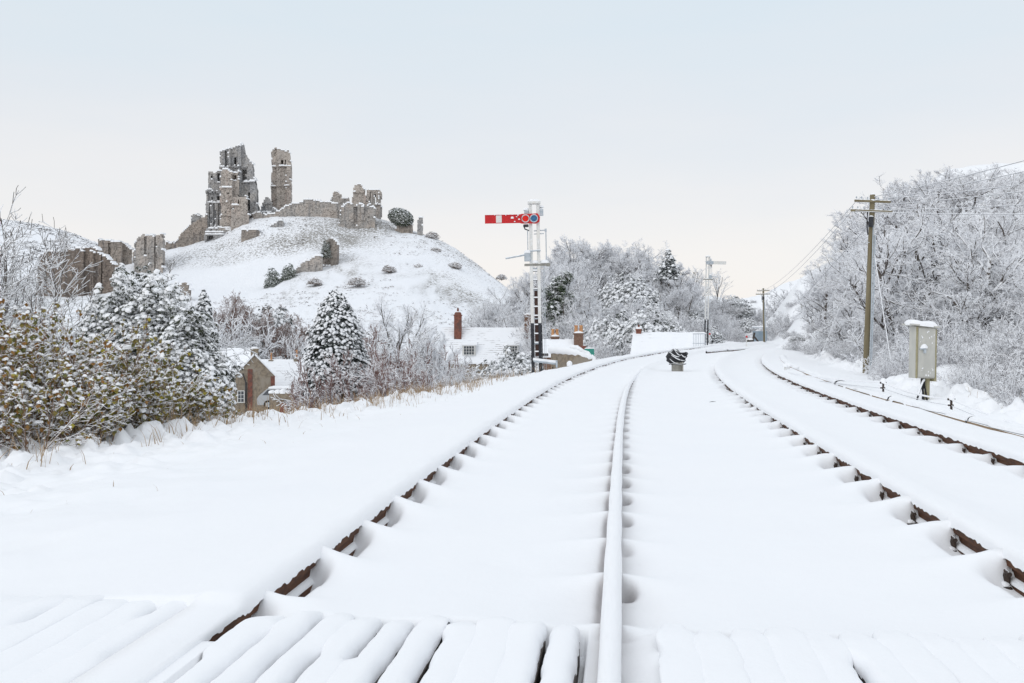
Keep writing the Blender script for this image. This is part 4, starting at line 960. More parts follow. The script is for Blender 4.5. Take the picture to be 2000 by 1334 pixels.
# ------------------------------------------------------------------ things beside the line
def insul(m, x, y, z, h=.085, r=.024):
    m.tube([(x, y, z), (x, y, z + h * .45), (x, y, z + h * .5), (x, y, z + h)], [.012, .012, r, r * .7], 8)
def pole(o, H, label, lean, d):
    r = thing('telegraph_pole', label, 'pole', o); r.rotation_euler = (0, R(lean), 0)
    m = MB(); m.tube([(0, 0, -.9), (0, 0, H * .5), (0, 0, H)], [.090, .080, .074], 12); m.build('pole', MT['pole'], r)
    s = MB()
    rg = random.Random(3)
    s.dome((0, 0, H), .075, .075, .05, 10, 3)
    z = .4
    while z < H - .6:                                       # snow plastered down one side
        s.dome((.082, -.03, z), .022, .04, rg.uniform(.05, .14), 7, 3, 0, int(z * 50), .3, .9); z += rg.uniform(.10, .26)
    tag(s.build('snow_cap', MT['snow'], r), kind='stuff')
    for z, w0, w1 in ((H - .21, -.56, .50), (H - .50, -.66, .56)):
        m = MB(); m.box(((w0 + w1) / 2, -.10, z), (w1 - w0, .065, .062)); a = m.build('cross_arm', MT['pole'], r)
        m = MB(); s = MB()
        for x in (w0 + .05, w0 + .2, w0 + .38, w1 - .36, w1 - .2, w1 - .05): insul(m, x, -.1, z + .04)
        m.build('insulator', MT['zinc'], a)
        n = 9
        for k in range(n): s.dome((w0 + (k + .5) * (w1 - w0) / n, -.1, z + .032), (w1 - w0) / n * .6, .035, rg.uniform(.01, .035), 8, 3, 0, k, .2, .2)
        s.build('snow_cap', MT['snow'], a)
    m = MB(); m.box((-.06, -.12, H - .80), (.15, .10, .34), bev=.04); m.tube([(-.16, -.08, H - .5), (-.17, -.1, H - .9), (-.13, -.1, H - 1.2)], .02, 6); b = m.build('junction_box', MT['black'], r)
    m = MB(); m.tube([(.02, -.10, H - .9), (.03, -.11, H * .6), (.06, -.12, H * .3), (.07, -.13, -.1)], .018, 6); m.tube([(.085, -.10, H - 1.2), (.105, -.12, H * .4), (.11, -.13, -.1)], .022, 6)
    m.build('conduit', MT['zinc'], r)
    m = MB()
    for z in np.arange(1.0, H - 1.0, .62): m.tube([(-.20 if int(z * 10) % 2 else .06, -.06, z), (-.06 if int(z * 10) % 2 else .20, -.06, z)], .012, 5)
    m.build('step_iron', MT['wire'], r)
    return r
D1 = 28.; oP1 = P(1690, 745, D1); HP = (745 - 380) * D1 / F
pole(oP1, HP, 'weathered wooden telegraph pole with two cross arms standing near the cabinet', 2.25, D1)
D2 = 80.; oP2 = P(1493, 690, D2)
pole(oP2, (690 - 563) * D2 / F, 'farther thin telegraph pole standing in front of the blue-grey shed', -1.0, D2)
def wire(a, b, sag, r, label, n=18, fine=False):
    pts = [a + (b - a) * t - np.array([0, 0, sag * 4 * t * (1 - t)]) for t in np.linspace(0, 1, n)]
    m = MB(); m.tube([p - a for p in pts], r, 6)
    ob = m.build('overhead_wire', MT['wire']); ob.location = tuple(map(float, a)); return tag(ob, label, 'wire', 'overhead wires', 'thing')
for (px, py), (qx, qy, qd), lab in (((1737, 387), (2600, 268, 13.), 'frosted overhead wire leaving the upper cross arm, topmost of its bundle'), ((1736, 399), (2600, 286, 13.), 'frosted overhead wire leaving the upper cross arm just below the topmost'),
                              ((1740, 410), (2600, 345, 13.), 'frosted overhead wire leaving the lower cross arm, flatter than the others'), ((1708, 384), (2600, 140, 12.), 'dark overhead wire rising steeply from the pole top against the sky'), ((1704, 392), (2600, 190, 12.), 'second dark overhead wire against the sky, slightly flatter than the steepest'),
                              ((1670, 412), (2600, 402, 12.), 'lowest overhead wire, crossing the frosted trees almost level')):
    wire(P(px, py, D1 - .1), P(qx, qy, qd), .10, .011, lab)
for (px, py), (qx, qy), lab in (((1672, 393), (1482, 570), 'thin overhead wire between the two telegraph poles, upper'), ((1664, 412), (1484, 577), 'thin overhead wire between the two telegraph poles, lower')):
    wire(P(px, py, D1), P(qx, qy, D2), .5, .008, lab)
def stay(a, b, label):
    m = MB(); m.tube([(0, 0, 0), tuple(b - a)], .010, 6); ob = m.build('stay_wire', MT['wire']); ob.location = tuple(map(float, a)); tag(ob, label, 'wire', None, 'thing')
stay(P(1696, 440, D1), P(1560, 590, 43.), 'snow covered stay wire running from the pole down into the shrubs behind')
stay(P(1707, 490, D1), P(1747, 752, 25.), 'snow covered stay wire anchored in the snow between pole and cabinet')
stay(P(1655, 560, 40.), P(1592, 725, 32.), 'faint frosted stay wire crossing in front of the pale shrubs')

def cabinet():
    d = 16.6; mp_ = d / F; o = P(1803, 784, d)
    r = thing('trackside_cabinet', 'weathered beige equipment cabinet on a post with a thick cap of snow', 'cabinet', o); r.rotation_euler = (0, R(1.2), R(14)); r.scale = (.86, .86, 1)
    w_, h, z0 = .46, .90, .41; dp = .22
    m = MB(); m.box((-.05, 0, z0 + h / 2), (w_, dp, h), bev=.012); m.build('body', MT['cabinet'], r)
    m = MB(); m.box((-.035, -dp / 2 - .012, z0 + h / 2), (w_ - .06, .024, h - .05), bev=.008); dr = m.build('door', MT['cabinet'], r)
    m = MB(); m.box((-.155, -dp / 2 - .05, z0 + h * .575), (.13, .05, .03), bev=.01); m.box((-.10, -dp / 2 - .045, z0 + h * .535), (.05, .06, .09), bev=.015); hd = m.build('handle', MT['zinc'], dr)
    s = MB(); s.dome((-.12, -dp / 2 - .05, z0 + h * .60), .075, .045, .06, 10, 4, 0, 2, .2, .3); s.dome((-.17, -dp / 2 - .05, z0 + h * .59), .045, .03, .025, 8, 3); s.build('snow_cap', MT['snow'], hd)
    s = MB(); rg = random.Random(8)
    for k in range(22): s.dome((rg.uniform(-.20, .14), -dp / 2 - .024, z0 + h * rg.choice((rg.uniform(.05, .2), rg.uniform(.6, .95), rg.uniform(.8, .97)))), rg.uniform(.006, .022), .008, rg.uniform(.006, .02), 7, 3, 0, k, .3, .8)
    tag(s.build('snow_fleck', MT['snow'], dr), kind='stuff')
    m = MB(); m.box((w_ / 2 - .03, .02, z0 + h * .45), (.05, dp + .03, h * 1.02), bev=.008); m.box((-.05 - w_ / 2 + .02, -dp / 2 - .01, z0 + h / 2), (.035, .03, h), bev=.006); m.build('edge_strip', MT['cabinet_edge'], r)
    m = MB(); m.box((-.09, -.01, z0 + h + .012), (.64, .36, .025), (0, R(4), 0)); rf = m.build('roof', MT['cabinet'], r)
    s = MB(); n = 24; na = 9; v = []
    for i in range(n):
        t = 2 * math.pi * i / n; c, q = math.cos(t), math.sin(t); e = .55
        ex = math.copysign(abs(c)**e, c); ey = math.copysign(abs(q)**e, q)
        for j in range(na):
            a = j / (na - 1) * math.pi / 2; k = math.cos(a)**.6
            x = -.09 + .325 * ex * k; v.append((x, -.01 + .185 * ey * k, z0 + h + .02 + (.085 + .012 * math.sin(x * 13)) * math.sin(a)**.8 - (.02 if j == 0 else 0) - (x + .09) * .07))
    f = [(i * na + j, ((i + 1) % n) * na + j, ((i + 1) % n) * na + j + 1, i * na + j + 1) for i in range(n) for j in range(na - 1)]
    s.add(v, f, 0, True); s.build('snow_cap', MT['snow'], rf)
    m = MB(); m.box((.10, .02, .12), (.085, .085, .78), bev=.012); m.build('post', MT['cabinet_edge'], r)
    for k, (x0, x1, y1) in enumerate(((-.05, -.12, -.1), (-.02, -.06, -.05), (0, -.02, 0), (.02, .01, -.08))):
        m = MB(); m.tube([(x0, 0, z0 + .05), (x0 + .0, 0, .30), (x1 * .6, y1, .12), (x1, y1 * 2, -.15)], .017, 7); m.build('cable', MT['cable'], r)
    m = MB(); m.tube([(-.02, -.06, .36), (-.09, -.1, .33), (-.20, -.16, .22), (-.29, -.2, .06), (-.33, -.2, -.1)], .018, 8); cb = m.build('cable', MT['cable'], r)
    s = MB(); s.tube([(-.03, -.06, .385), (-.09, -.1, .36), (-.19, -.155, .25), (-.27, -.19, .11)], .018, 8); s.build('snow_cap', MT['snow'], cb)
cabinet()

# black sheet tied over a low ground signal
def wrapped():
    d = 26.5; mp_ = d / F; o = P(1323, 724, d)
    r = thing('wrapped_signal', 'ground signal tied up in black plastic sheet on a concrete block between the tracks', 'signal', o); r.scale = (1.14, 1.14, 1.10)
    m = MB(); m.box((.0, 0, .05), (.25, .26, .34), bev=.02, taper=.96); m.box((.10, -.16, .08), (.03, .03, .3)); m.build('block', MT['concrete'], r)
    n, na = 30, 16; v = []
    outline = [(.16, -.26), (.21, -.20), (.30, -.24), (.40, -.25), (.50, -.16), (.555, -.02)]
    zs = np.linspace(.15, .545, na)
    lx = np.interp(zs, [.15, .20, .26, .34, .42, .48, .545], [-.13, -.20, -.245, -.255, -.235, -.19, -.10])
    rx = np.interp(zs, [.15, .20, .26, .34, .42, .48, .545], [.10, .14, .18, .225, .25, .23, -.02])
    for j, z in enumerate(zs):
        for i in range(n):
            t = 2 * math.pi * i / n; cx = (lx[j] + rx[j]) / 2; hw = (rx[j] - lx[j]) / 2
            fold = .018 * math.sin(t * 7 + z * 16) + .014 * math.sin(t * 13 - z * 30) + .012 * math.sin(z * 60 + t * 2)
            zz = z + (.02 * math.sin(t * 5 + 2) if j == na - 1 else 0) - (.06 * math.exp(-((cx + hw * math.cos(t) - .07) / .05)**2) if z > .47 else 0)
            v.append((cx + (hw + fold) * math.cos(t), (hw * .72 + fold) * math.sin(t), zz))
    f = [(j * n + i, j * n + (i + 1) % n, (j + 1) * n + (i + 1) % n, (j + 1) * n + i) for j in range(na - 1) for i in range(n)]
    f.append(tuple((na - 1) * n + i for i in range(n)))
    m = MB(); m.add(v, f, 0, True); b = m.build('plastic_cover', MT['plastic'], r)
    s = MB(); rg = random.Random(4)
    for (x0, z0, x1, z1, wd) in ((-.20, .47, .02, .36, .020), (-.17, .40, .16, .26, .022), (-.21, .31, .0, .19, .016), (.06, .42, .22, .36, .020), (-.07, .50, .05, .40, .018), (.06, .20, .16, .21, .03)):
        k = 7; pts = []
        for q in range(k):
            u = q / (k - 1); x = x0 + (x1 - x0) * u; z = z0 + (z1 - z0) * u - .035 * math.sin(u * math.pi)
            L = float(np.interp(z, zs, lx)); Rr = float(np.interp(z, zs, rx)); c_ = (L + Rr) / 2; h_ = (Rr - L) / 2
            q_ = max(-1, min(1, (x - c_) / h_)); pts.append((x, -(h_ * .72) * math.sqrt(max(0, 1 - q_ * q_)) - .018, z))
        s.tube(pts, [wd * .62 * (.4 + .6 * math.sin(math.pi * (q + .5) / k)) for q in range(k)], 6)
    s.build('snow_fold', MT['snow'], b)
    m = MB(); m.tube([(-.2 * math.cos(a), -.2 * math.sin(a), .17 + .01 * math.sin(a * 3)) for a in np.linspace(0, 2 * math.pi, 20)], .012, 5); m.build('cord', MT['cable'], r)
wrapped()
def hose():
    o = P(1393, 786, 15.1); m = MB()
    m.tube([(-.075, .02, -.02), (-.06, 0, .004), (-.02, .0, .014), (.03, -.01, .012), (.075, -.015, .006), (.13, -.01, -.02)], .009, 8)
    ob = m.build('hose_end', MT['cable']); ob.location = tuple(map(float, o)); tag(ob, 'short bent end of black hose poking out of the snow between the tracks', 'hose', None, 'thing')
hose()
# cable route boards along the right-hand track
rg = random.Random(12)
for a, b, lab in ((1.5, 12.0, 'brown trackside board nearest the camera, the longest bare strip'), (12.06, 15.6, 'brown trackside board mostly buried in snow before the cabinet'), (15.7, 20., 'brown trackside board left of the cabinet, bare along its front edge'), (20.1, 27., 'thin trackside board left of the telegraph pole'), (27.1, 40., 'far trackside board fading along the curve of the line')):
    s_ = np.linspace(a, b, 40); t0 = 5.66
    x0, y0 = track(a, t0); o = np.array([float(x0), float(y0), 0])
    r = thing('cable_route_board', lab, 'board', o, 0, 'boards of the cable route')
    hz = snow_h(s_, s_ * 0 + t0)
    zt = hz * 0 + float(np.median(hz)) + .028
    pr = [(-.11, -.09), (-.11, 0), (.11, 0), (.11, -.09)]
    T = np.array([p[0] for p in pr]) + t0; x, y = track(np.repeat(s_[:, None], 4, 1), T[None]); Z = zt[:, None] + np.array([p[1] for p in pr])[None]
    link_mesh('board', grid_mesh('board', np.stack([x, y, Z], -1) - o, len(s_), 4, MT['board'], False), r)
    an = np.linspace(0, math.pi, 9); lo = .115 - np.clip(fbm(s_ * 1.7, s_ * 0, 5) - .45, -.02, .2) * .3
    T = t0 - np.cos(an)[None] * np.where(np.cos(an)[None] > 0, lo[:, None], .13)
    drape = np.clip(fbm(s_ * .8, s_ * 0 + 4, 15, 3) - .53, 0, 1)[:, None] * .9 * np.exp(-an / .3)[None]
    Z = zt[:, None] + .006 + np.sin(an)[None]**.7 * (.045 + .03 * vn(s_ * 2, s_ * 0, 4)[:, None]) - drape - np.exp(-(math.pi - an) / .3)[None] * .08
    x, y = track(np.repeat(s_[:, None], 9, 1), T)
    link_mesh('snow_cap', grid_mesh('snow_cap', np.stack([x, y, Z], -1) - o, len(s_), 9, MT['snow'], True), r)
# stakes carrying the signal wires
stakes = [(1725, 770, 15.6, 'by the stay wire'), (1858, 806, 13.4, 'with a knob of snow before the cabinet')]
tops = []
for px, py, d, w_ in stakes:
    o = P(px, py, d); r = thing('wire_stake', 'short rusty stake carrying signal wires ' + w_, 'stake', o); h = .19
    m = MB(); m.box((0, 0, h / 2 - .1), (.022, .03, h + .2)); m.tube([(-.05, 0, h), (.05, 0, h)], .018, 6); m.tube([(-.045, 0, h * .55), (.03, 0, h * .55)], .014, 6); m.build('stake', MT['iron'], r)
    s = MB(); s.dome((0, 0, h + .01), .05, .05, .07, 9, 3, 0, 3, .2); s.build('snow_cap', MT['snow'], r); tops.append(o + np.array([0, 0, h]))
def gwire(pts, r, label):
    m = MB(); p0 = np.array(pts[0]); m.tube([tuple(np.array(p) - p0) for p in pts], r, 6); ob = m.build('signal_wire', MT['wire'] if r < .012 else MT['snow']); ob.location = tuple(map(float, p0)); tag(ob, label, 'wire', 'signal wires', 'thing')
def sagp(a, b, s, n=10): return [a + (b - a) * t - np.array([0, 0, s * 4 * t * (1 - t)]) for t in np.linspace(0, 1, n)]
A0, A1 = tops; A2 = P(2010, 836, 11.6); AM = P(1540, 728, 23.)
gwire(sagp(AM, A0, .03) + sagp(A0, A1, .05)[1:] + sagp(A1, A2, .02)[1:], .014, 'thick snow coated signal wire strung over the tops of the stakes')
gwire(sagp(AM - [0, 0, .08], A0 - [0, 0, .09], .02) + sagp(A0 - [0, 0, .09], A1 - [0, 0, .09], .03)[1:] + sagp(A1 - [0, 0, .09], A2 - [0, 0, .06], .02)[1:], .006, 'thin signal wire strung below the snow coated one')
# small posts and markers down the line
def marker(px, py, d, h, label, kind='marker_post', mat='white', disc=None):
    o = P(px, py, d); r = thing(kind, label, 'marker', o)
    m = MB(); m.box((0, 0, h / 2 - .1), (.06, .05, h + .2), bev=.01); m.build('post', MT[mat], r)
    if disc: m = MB(); m.box((0, -.05, h), (.12, .03, .12), bev=.02); m.build('target', MT[disc], r)
    else: s = MB(); s.dome((0, 0, h), .07, .07, .08, 9, 3); s.build('snow_cap', MT['snow'], r)
marker(1534, 728, 25., .17, 'low white marker post in the snow, nearer of a pair by the right track')
marker(1540, 727, 25.6, .17, 'low white marker post in the snow, farther of a pair by the right track')
marker(1458, 674, 62., .55, 'small post with a red target near the blue-grey shed', disc='red')
marker(1386, 664, 70., .45, 'tiny red target on a post at the foot of the distant signal', disc='red')
def hooded():
    o = P(1113, 724, 29.5); r = thing('bollard', 'stubby grey bollard capped with a ball of snow beside the parapet', 'bollard', o)
    m = MB(); m.box((0.05, 0, .05), (.05, .05, .4)); m.box((-.01, 0, .17), (.13, .13, .16), bev=.03); m.build('post', MT['concrete'], r)
    s = MB(); s.dome((-.01, 0, .20), .095, .095, .11, 12, 4, 0, 1, .06, .5); s.build('snow_cap', MT['snow'], r)
hooded()
def board_sign():
    d = 47.; o = P(1151, 706, d); mp_ = d / F; r = thing('notice_board', 'teal green board blotched with snow at the end of the parapet', 'board', o)
    m = MB(); m.box((0, 0, 18 * mp_), (19 * mp_, .05, 15 * mp_), bev=.02); m.build('board', MT['green'], r)
    m = MB(); 
    for x in (-.19, .19): m.box((x, .05, .1), (.04, .04, .75))
    m.build('post', MT['timber'], r); s = MB(); s.dome((0, 0, 25.5 * mp_), .25, .05, .05, 10, 3); s.build('snow_cap', MT['snow'], r)
board_sign()
def shed():
    d = 84.; o = P(1484, 668, d); mp_ = d / F; r = thing('shed', 'small blue-grey corrugated shed beside the line', 'shed', o)
    m = MB(); W_ = 19 * mp_; m.box((0, 0, 13 * mp_ - .4), (W_, 1.6, 30 * mp_ + .2))
    for k in range(9): m.box((-W_ / 2 + (k + .5) * W_ / 9, -.81, 13 * mp_ - .4), (.035, .02, 30 * mp_))
    m.build('wall', MT['shed'], r); m = MB(); m.box((0, 0, 28 * mp_), (W_ + .14, 1.8, .07)); rf = m.build('roof', MT['zinc'], r); s = MB(); s.box((0, 0, 28 * mp_ + .09), (W_ + .14, 1.8, .12), bev=.05); s.build('snow_cap', MT['snow'], rf)
    o2 = P(1471, 668, 79.); r = thing('timber_stack', 'dark propped timbers leaning beside the blue-grey shed', 'timber', o2)
    m = MB(); m.box((0, 0, .25), (.14, .14, 1.1), (0, R(12), 0)); m.box((.35, 0, .12), (.12, .12, 1.0), (0, R(-38), 0)); m.box((-.25, 0, 0), (.5, .3, .4)); m.build('beam', MT['timber'], r)
    s = MB(); s.dome((-.25, 0, .2), .3, .2, .12, 9, 3); s.build('snow_cap', MT['snow'], r)
shed()
def railing():
    d = 60.; mp_ = d / F; o = P(1366, 673, d); r = thing('railing', 'pale metal railing at the end of the broad snowy roof', 'railing', o)
    m = MB()
    for k in range(8): m.box((-.38 + k * .11, 0, .22), (.022, .022, .95))
    r_ = m.build('baluster', MT['zinc'], r); m = MB(); 
    for z in (.08, .68): m.tube([(-.42, 0, z), (.43, .1, z)], .025, 6)
    m.build('rail', MT['zinc'], r); s = MB(); s.tube([(-.42, 0, .72), (.43, .1, .72)], .04, 6); s.build('snow_cap', MT['snow'], r)
railing()
def post(px, py, d, h, lab, kind='fence_post'):
    o = P(px, py, d); m = MB(); m.box((0, 0, h / 2 - .15), (.10, .10, h + .3), bev=.02); ob = m.build(kind, MT['pole']); ob.location = tuple(map(float, o)); tag(ob, lab, 'post', None, 'thing')
post(1566, 608, 82., .62, 'single wooden fence post on the snowy slope to the right')
def thinpole():
    o = P(1355, 578, 118.); m = MB(); m.tube([(0, 0, -1), (0, 0, 2.95)], [.09, .075], 8); ob = m.build('wooden_pole', MT['pole']); ob.location = tuple(map(float, o)); tag(ob, 'plain wooden pole without arms among the bare trees on the knoll', 'pole', None, 'thing')
thinpole()
# crossover rails far down the line
rail(0, 'curved outer rail of the far crossover, black against the snow', 47., 55., 0, lambda s: 1.49 + 1.96 * sst(40, 62, s) + .0)
rail(0, 'short inner rail of the far crossover, black against the snow', 51., 56., 0, lambda s: 1.49 + .45 + 1.9 * sst(42, 66, s))
# ------------------------------------------------------------------ plants
UP = (0., 0., 1.)
def _perp(rng, d):
    while True:
        v = (rng.gauss(0, 1), rng.gauss(0, 1), rng.gauss(0, 1))
        k = v[0] * d[0] + v[1] * d[1] + v[2] * d[2]
        p = (v[0] - k * d[0], v[1] - k * d[1], v[2] - k * d[2]); n = math.sqrt(p[0]**2 + p[1]**2 + p[2]**2)
        if n > .1: return (p[0] / n, p[1] / n, p[2] / n)

def grow(rng, segs, p, d, L, r, lv, S):
    n = S['n'][lv]; st = L / n; wand = S['w'][lv]; tr = S['t'][lv]; last = lv == len(S['n']) - 1
    nc = 0 if last else S['c'][lv]; done = 0
    for i in range(n):
        a = rng.gauss(0, wand), rng.gauss(0, wand), rng.gauss(0, wand)
        d = (d[0] + a[0], d[1] + a[1], d[2] + a[2] + tr); m = math.sqrt(d[0]**2 + d[1]**2 + d[2]**2); d = (d[0] / m, d[1] / m, d[2] / m)
        q = (p[0] + d[0] * st, p[1] + d[1] * st, p[2] + d[2] * st)
        r2 = max(r * (1 - (.55 if not last else .35) * (i + 1) / n), S['rmin'])
        r1 = max(r * (1 - (.55 if not last else .35) * i / n), S['rmin'])
        segs[lv].append((*p, *q, r1, r2))
        if nc:
            want = int(nc * max(0, ((i + 1) / n - S['s'][lv])) / (1 - S['s'][lv]) + .5)
            while done < want:
                done += 1; f = rng.random(); b = (p[0] + (q[0] - p[0]) * f, p[1] + (q[1] - p[1]) * f, p[2] + (q[2] - p[2]) * f)
                pe = _perp(rng, d); an = R(rng.gauss(S['a'][lv], 11)); c, s_ = math.cos(an), math.sin(an)
                cd = (d[0] * c + pe[0] * s_, d[1] * c + pe[1] * s_, d[2] * c + pe[2] * s_)
                pos = (i + f) / n
                grow(rng, segs, b, cd, L * S['k'][lv] * rng.uniform(.65, 1.2) * (1.15 - .55 * pos), r2 * S['rk'], lv + 1, S)
        p = q

def tubes(segs, k=4, top=1.5, bot=.75):
    A = np.array(segs, np.float32); p0, p1, r0, r1 = A[:, :3], A[:, 3:6], A[:, 6:7], A[:, 7:8]
    d = p1 - p0; d /= np.linalg.norm(d, axis=1, keepdims=True) + 1e-9
    a = np.cross(d, (0, 0, 1.)); la = np.linalg.norm(a, axis=1, keepdims=True)
    a = np.where(la > .04, a / (la + 1e-9), np.cross(d, (0, 1., 0))); a /= np.linalg.norm(a, axis=1, keepdims=True) + 1e-9
    b = np.cross(a, d)
    V = []
    for p, r in ((p0, r0), (p1, r1)):
        for j in range(k):
            t = 2 * math.pi * j / k
            s_ = math.sin(t); V.append(p + a * math.cos(t) * r + b * s_ * r * (top if s_ > 0 else bot))
    V = np.stack(V, 1); n = len(A); base = np.arange(n)[:, None] * 2 * k
    Q = np.concatenate([base + np.array([[j, (j + 1) % k, k + (j + 1) % k, k + j]]) for j in range(k)], 0)
    return V.reshape(-1, 3), Q

def plant_meshes(seed, S, H, stems=1, spread=0., r0=.1, split=2, bark='bark', twig='twig', lean=(0, 0)):
    rng = random.Random(seed); segs = [[] for _ in S['n']]
    for q in range(stems):
        a = rng.uniform(0, 6.283); t = spread * math.sqrt(rng.random()) if stems > 1 else 0
        d = (math.sin(t) * math.cos(a) + lean[0], math.sin(t) * math.sin(a) + lean[1], math.cos(t)); m = math.sqrt(sum(x * x for x in d))
        b = (math.cos(a) * .12 * stems**.5 * t, math.sin(a) * .12 * stems**.5 * t, -.35)
        grow(rng, segs, b, tuple(x / m for x in d), H * rng.uniform(.8, 1.1) if stems > 1 else H, r0, 0, S)
    big = sum(segs[:split], []); small = sum(segs[split:], [])
    V, Q = tubes(big, 6, 1.15, 1.); mt = fast_mesh('trunk', V, Q, MT[bark], None, False)
    V2, Q2 = tubes(small, 4, 1.7, .8); mc = fast_mesh('crown', V2, Q2, MT[twig])
    z = np.percentile(V2[:, 2], 99.5); w_ = np.percentile(np.abs(V2[:, :2]), 98)
    return mt, mc, float(z), float(w_)

TREE = dict(n=(7, 6, 4, 3, 2), w=(.07, .13, .16, .18, .2), t=(.05, .05, .04, .03, .0), c=(11, 8, 7, 6), s=(.28, .2, .12, .1), a=(46, 42, 42, 42), k=(.62, .52, .50, .55), rk=.62, rmin=.0085)
FANT = dict(n=(8, 6, 5, 3), w=(.07, .11, .14, .18), t=(.035, .035, .02, .0), c=(9, 8, 6), s=(.22, .15, .1), a=(36, 38, 40), k=(.62, .5, .42), rk=.6, rmin=.0075)
WILLOW = dict(n=(6, 6, 5, 3, 2), w=(.12, .17, .17, .16, .2), t=(.05, .03, .0, -.03, -.05), c=(10, 8, 7, 5), s=(.2, .15, .1, .1), a=(55, 45, 45, 45), k=(.7, .52, .48, .5), rk=.6, rmin=.009)
SHRUB = dict(n=(5, 4, 3, 2), w=(.13, .16, .2, .22), t=(.03, .02, .0, -.03), c=(9, 7, 5), s=(.12, .1, .1), a=(38, 42, 45), k=(.55, .50, .55), rk=.62, rmin=.0065)
FAN = dict(n=(7, 6, 4, 3), w=(.06, .11, .14, .18), t=(.03, .06, .04, .02), c=(10, 8, 6), s=(.12, .15, .1), a=(34, 34, 38), k=(.62, .5, .45), rk=.6, rmin=.010)
def S_(base, **k): d = dict(base); d.update(k); return d

PL = {}
for i_ in range(4): PL['tree%d' % i_] = plant_meshes(20 + i_, S_(TREE, c=(11 + i_, 9, 8, 6), rmin=.009), 6., 1, 0, .2, 3, 'bark', 'twig', (.06 * (i_ - 1.5), 0))
for i_ in range(3): PL['spread%d' % i_] = plant_meshes(40 + i_, S_(WILLOW, c=(10, 8, 8, 5), rmin=.009), 5.4, 3, .6, .17, 3, 'bark', 'twig')
for i_ in range(3): PL['upright%d' % i_] = plant_meshes(50 + i_, S_(TREE, a=(30, 32, 38, 40), t=(.08, .09, .07, .05, .03), c=(11, 9, 8, 6), rmin=.008), 6.2, 3, .35, .12, 3, 'bark', 'twig')
for i_ in range(4): PL['shrub%d' % i_] = plant_meshes(60 + i_, SHRUB, 2.2, 17, 1.0, .026, 1, 'twig_dark', 'twig_bush')
for i_ in range(2): PL['redshrub%d' % i_] = plant_meshes(70 + i_, S_(SHRUB, rmin=.0075, a=(30, 34, 38)), 2.3, 20, .8, .026, 1, 'twig_red', 'twig_red')
for i_ in range(2): PL['darkshrub%d' % i_] = plant_meshes(75 + i_, S_(SHRUB, rmin=.008), 2.2, 18, 1.1, .03, 1, 'twig_dark', 'twig_dark')
PL['open0'] = plant_meshes(90, S_(FANT, n=(8, 7, 5, 4, 2), w=(.10, .13, .15, .18, .2), t=(.03, .03, .02, .0, -.02), c=(9, 9, 8, 5), s=(.18, .15, .1, .1), a=(42, 40, 40, 42), k=(.7, .52, .45, .5), rmin=.009), 5.2, 4, .75, .19, 3, 'bark', 'twig')
PL['bare0'] = plant_meshes(81, S_(FANT, c=(11, 10, 8), rmin=.0048, rk=.55), 4.6, 9, 1.0, .048, 2, 'bark', 'twig_bare', (.22, 0))
PL['bare1'] = plant_meshes(86, S_(FANT, c=(11, 10, 8), rmin=.0048, rk=.55), 4.2, 7, 1.0, .044, 2, 'bark', 'twig_bare', (.3, 0))
PL['russet0'] = plant_meshes(88, S_(TREE, c=(12, 9, 8, 6), rmin=.009), 6., 3, .5, .13, 3, 'twig_russet', 'twig_russet')
PL['fine0'] = plant_meshes(83, S_(FAN, a=(26, 26, 30), rmin=.008, t=(.06, .08, .05, .03)), 4.2, 1, 0, .09, 2, 'bark', 'twig_dark')

def blobs_extra(seed, base_key, n, size, mat, zr=(.3, 1.)):
    """Small leafy or snowy clumps scattered through a plant's own crown."""
    rng = np.random.default_rng(seed); mc = PL[base_key][1]
    V = np.empty(len(mc.vertices) * 3, np.float32); mc.vertices.foreach_get('co', V); V = V.reshape(-1, 3)
    zmax = PL[base_key][2]; ok = np.where((V[:, 2] > zr[0] * zmax) & (V[:, 2] < zr[1] * zmax))[0]
    return clumps(rng, V[rng.choice(ok, n)], size, mat)

# leaf-cluster templates: (verts, tris, material index)
def tmpl_cluster(rg, nl=7, L=1., wid=.34, droop=.55, snow=True, pad=.75):
    V = []; T = []; Mi = []
    for k in range(nl):
        a = 6.283 * k / nl + rg.uniform(-.4, .4); l = L * rg.uniform(.7, 1.15); ca, sa = math.cos(a), math.sin(a); dr = droop * rg.uniform(.4, 1.4)
        w_ = wid * rg.uniform(.7, 1.2)
        b = len(V)
        V += [(0, 0, .05), (ca * l * .5 - sa * w_ * .5, sa * l * .5 + ca * w_ * .5, -dr * .18), (ca * l * .5 + sa * w_ * .5, sa * l * .5 - ca * w_ * .5, -dr * .18), (ca * l, sa * l, -dr * .75), (ca * l * .55, sa * l * .55, -dr * .12 + .06)]
        T += [(b, b + 2, b + 4), (b, b + 4, b + 1), (b + 4, b + 2, b + 3), (b + 4, b + 3, b + 1)]; Mi += [0] * 4
    if snow:
        b = len(V); m = 6; h = pad * rg.uniform(.28, .5)
        for k in range(m):
            a = 6.283 * k / m; r = pad * rg.uniform(.6, 1.05); V.append((math.cos(a) * r, math.sin(a) * r, .02 - droop * .22 * r * r))
        for k in range(m):
            a = 6.283 * (k + .5) / m; r = pad * rg.uniform(.35, .55); V.append((math.cos(a) * r, math.sin(a) * r, h * .75))
        V.append((0, 0, h))
        for k in range(m):
            k2 = (k + 1) % m
            T += [(b + k, b + k2, b + m + k), (b + k2, b + m + k2, b + m + k), (b + m + k, b + m + k2, b + 2 * m)]; Mi += [1] * 3
    return np.array(V, np.float32), np.array(T, np.int32), np.array(Mi, np.int32)

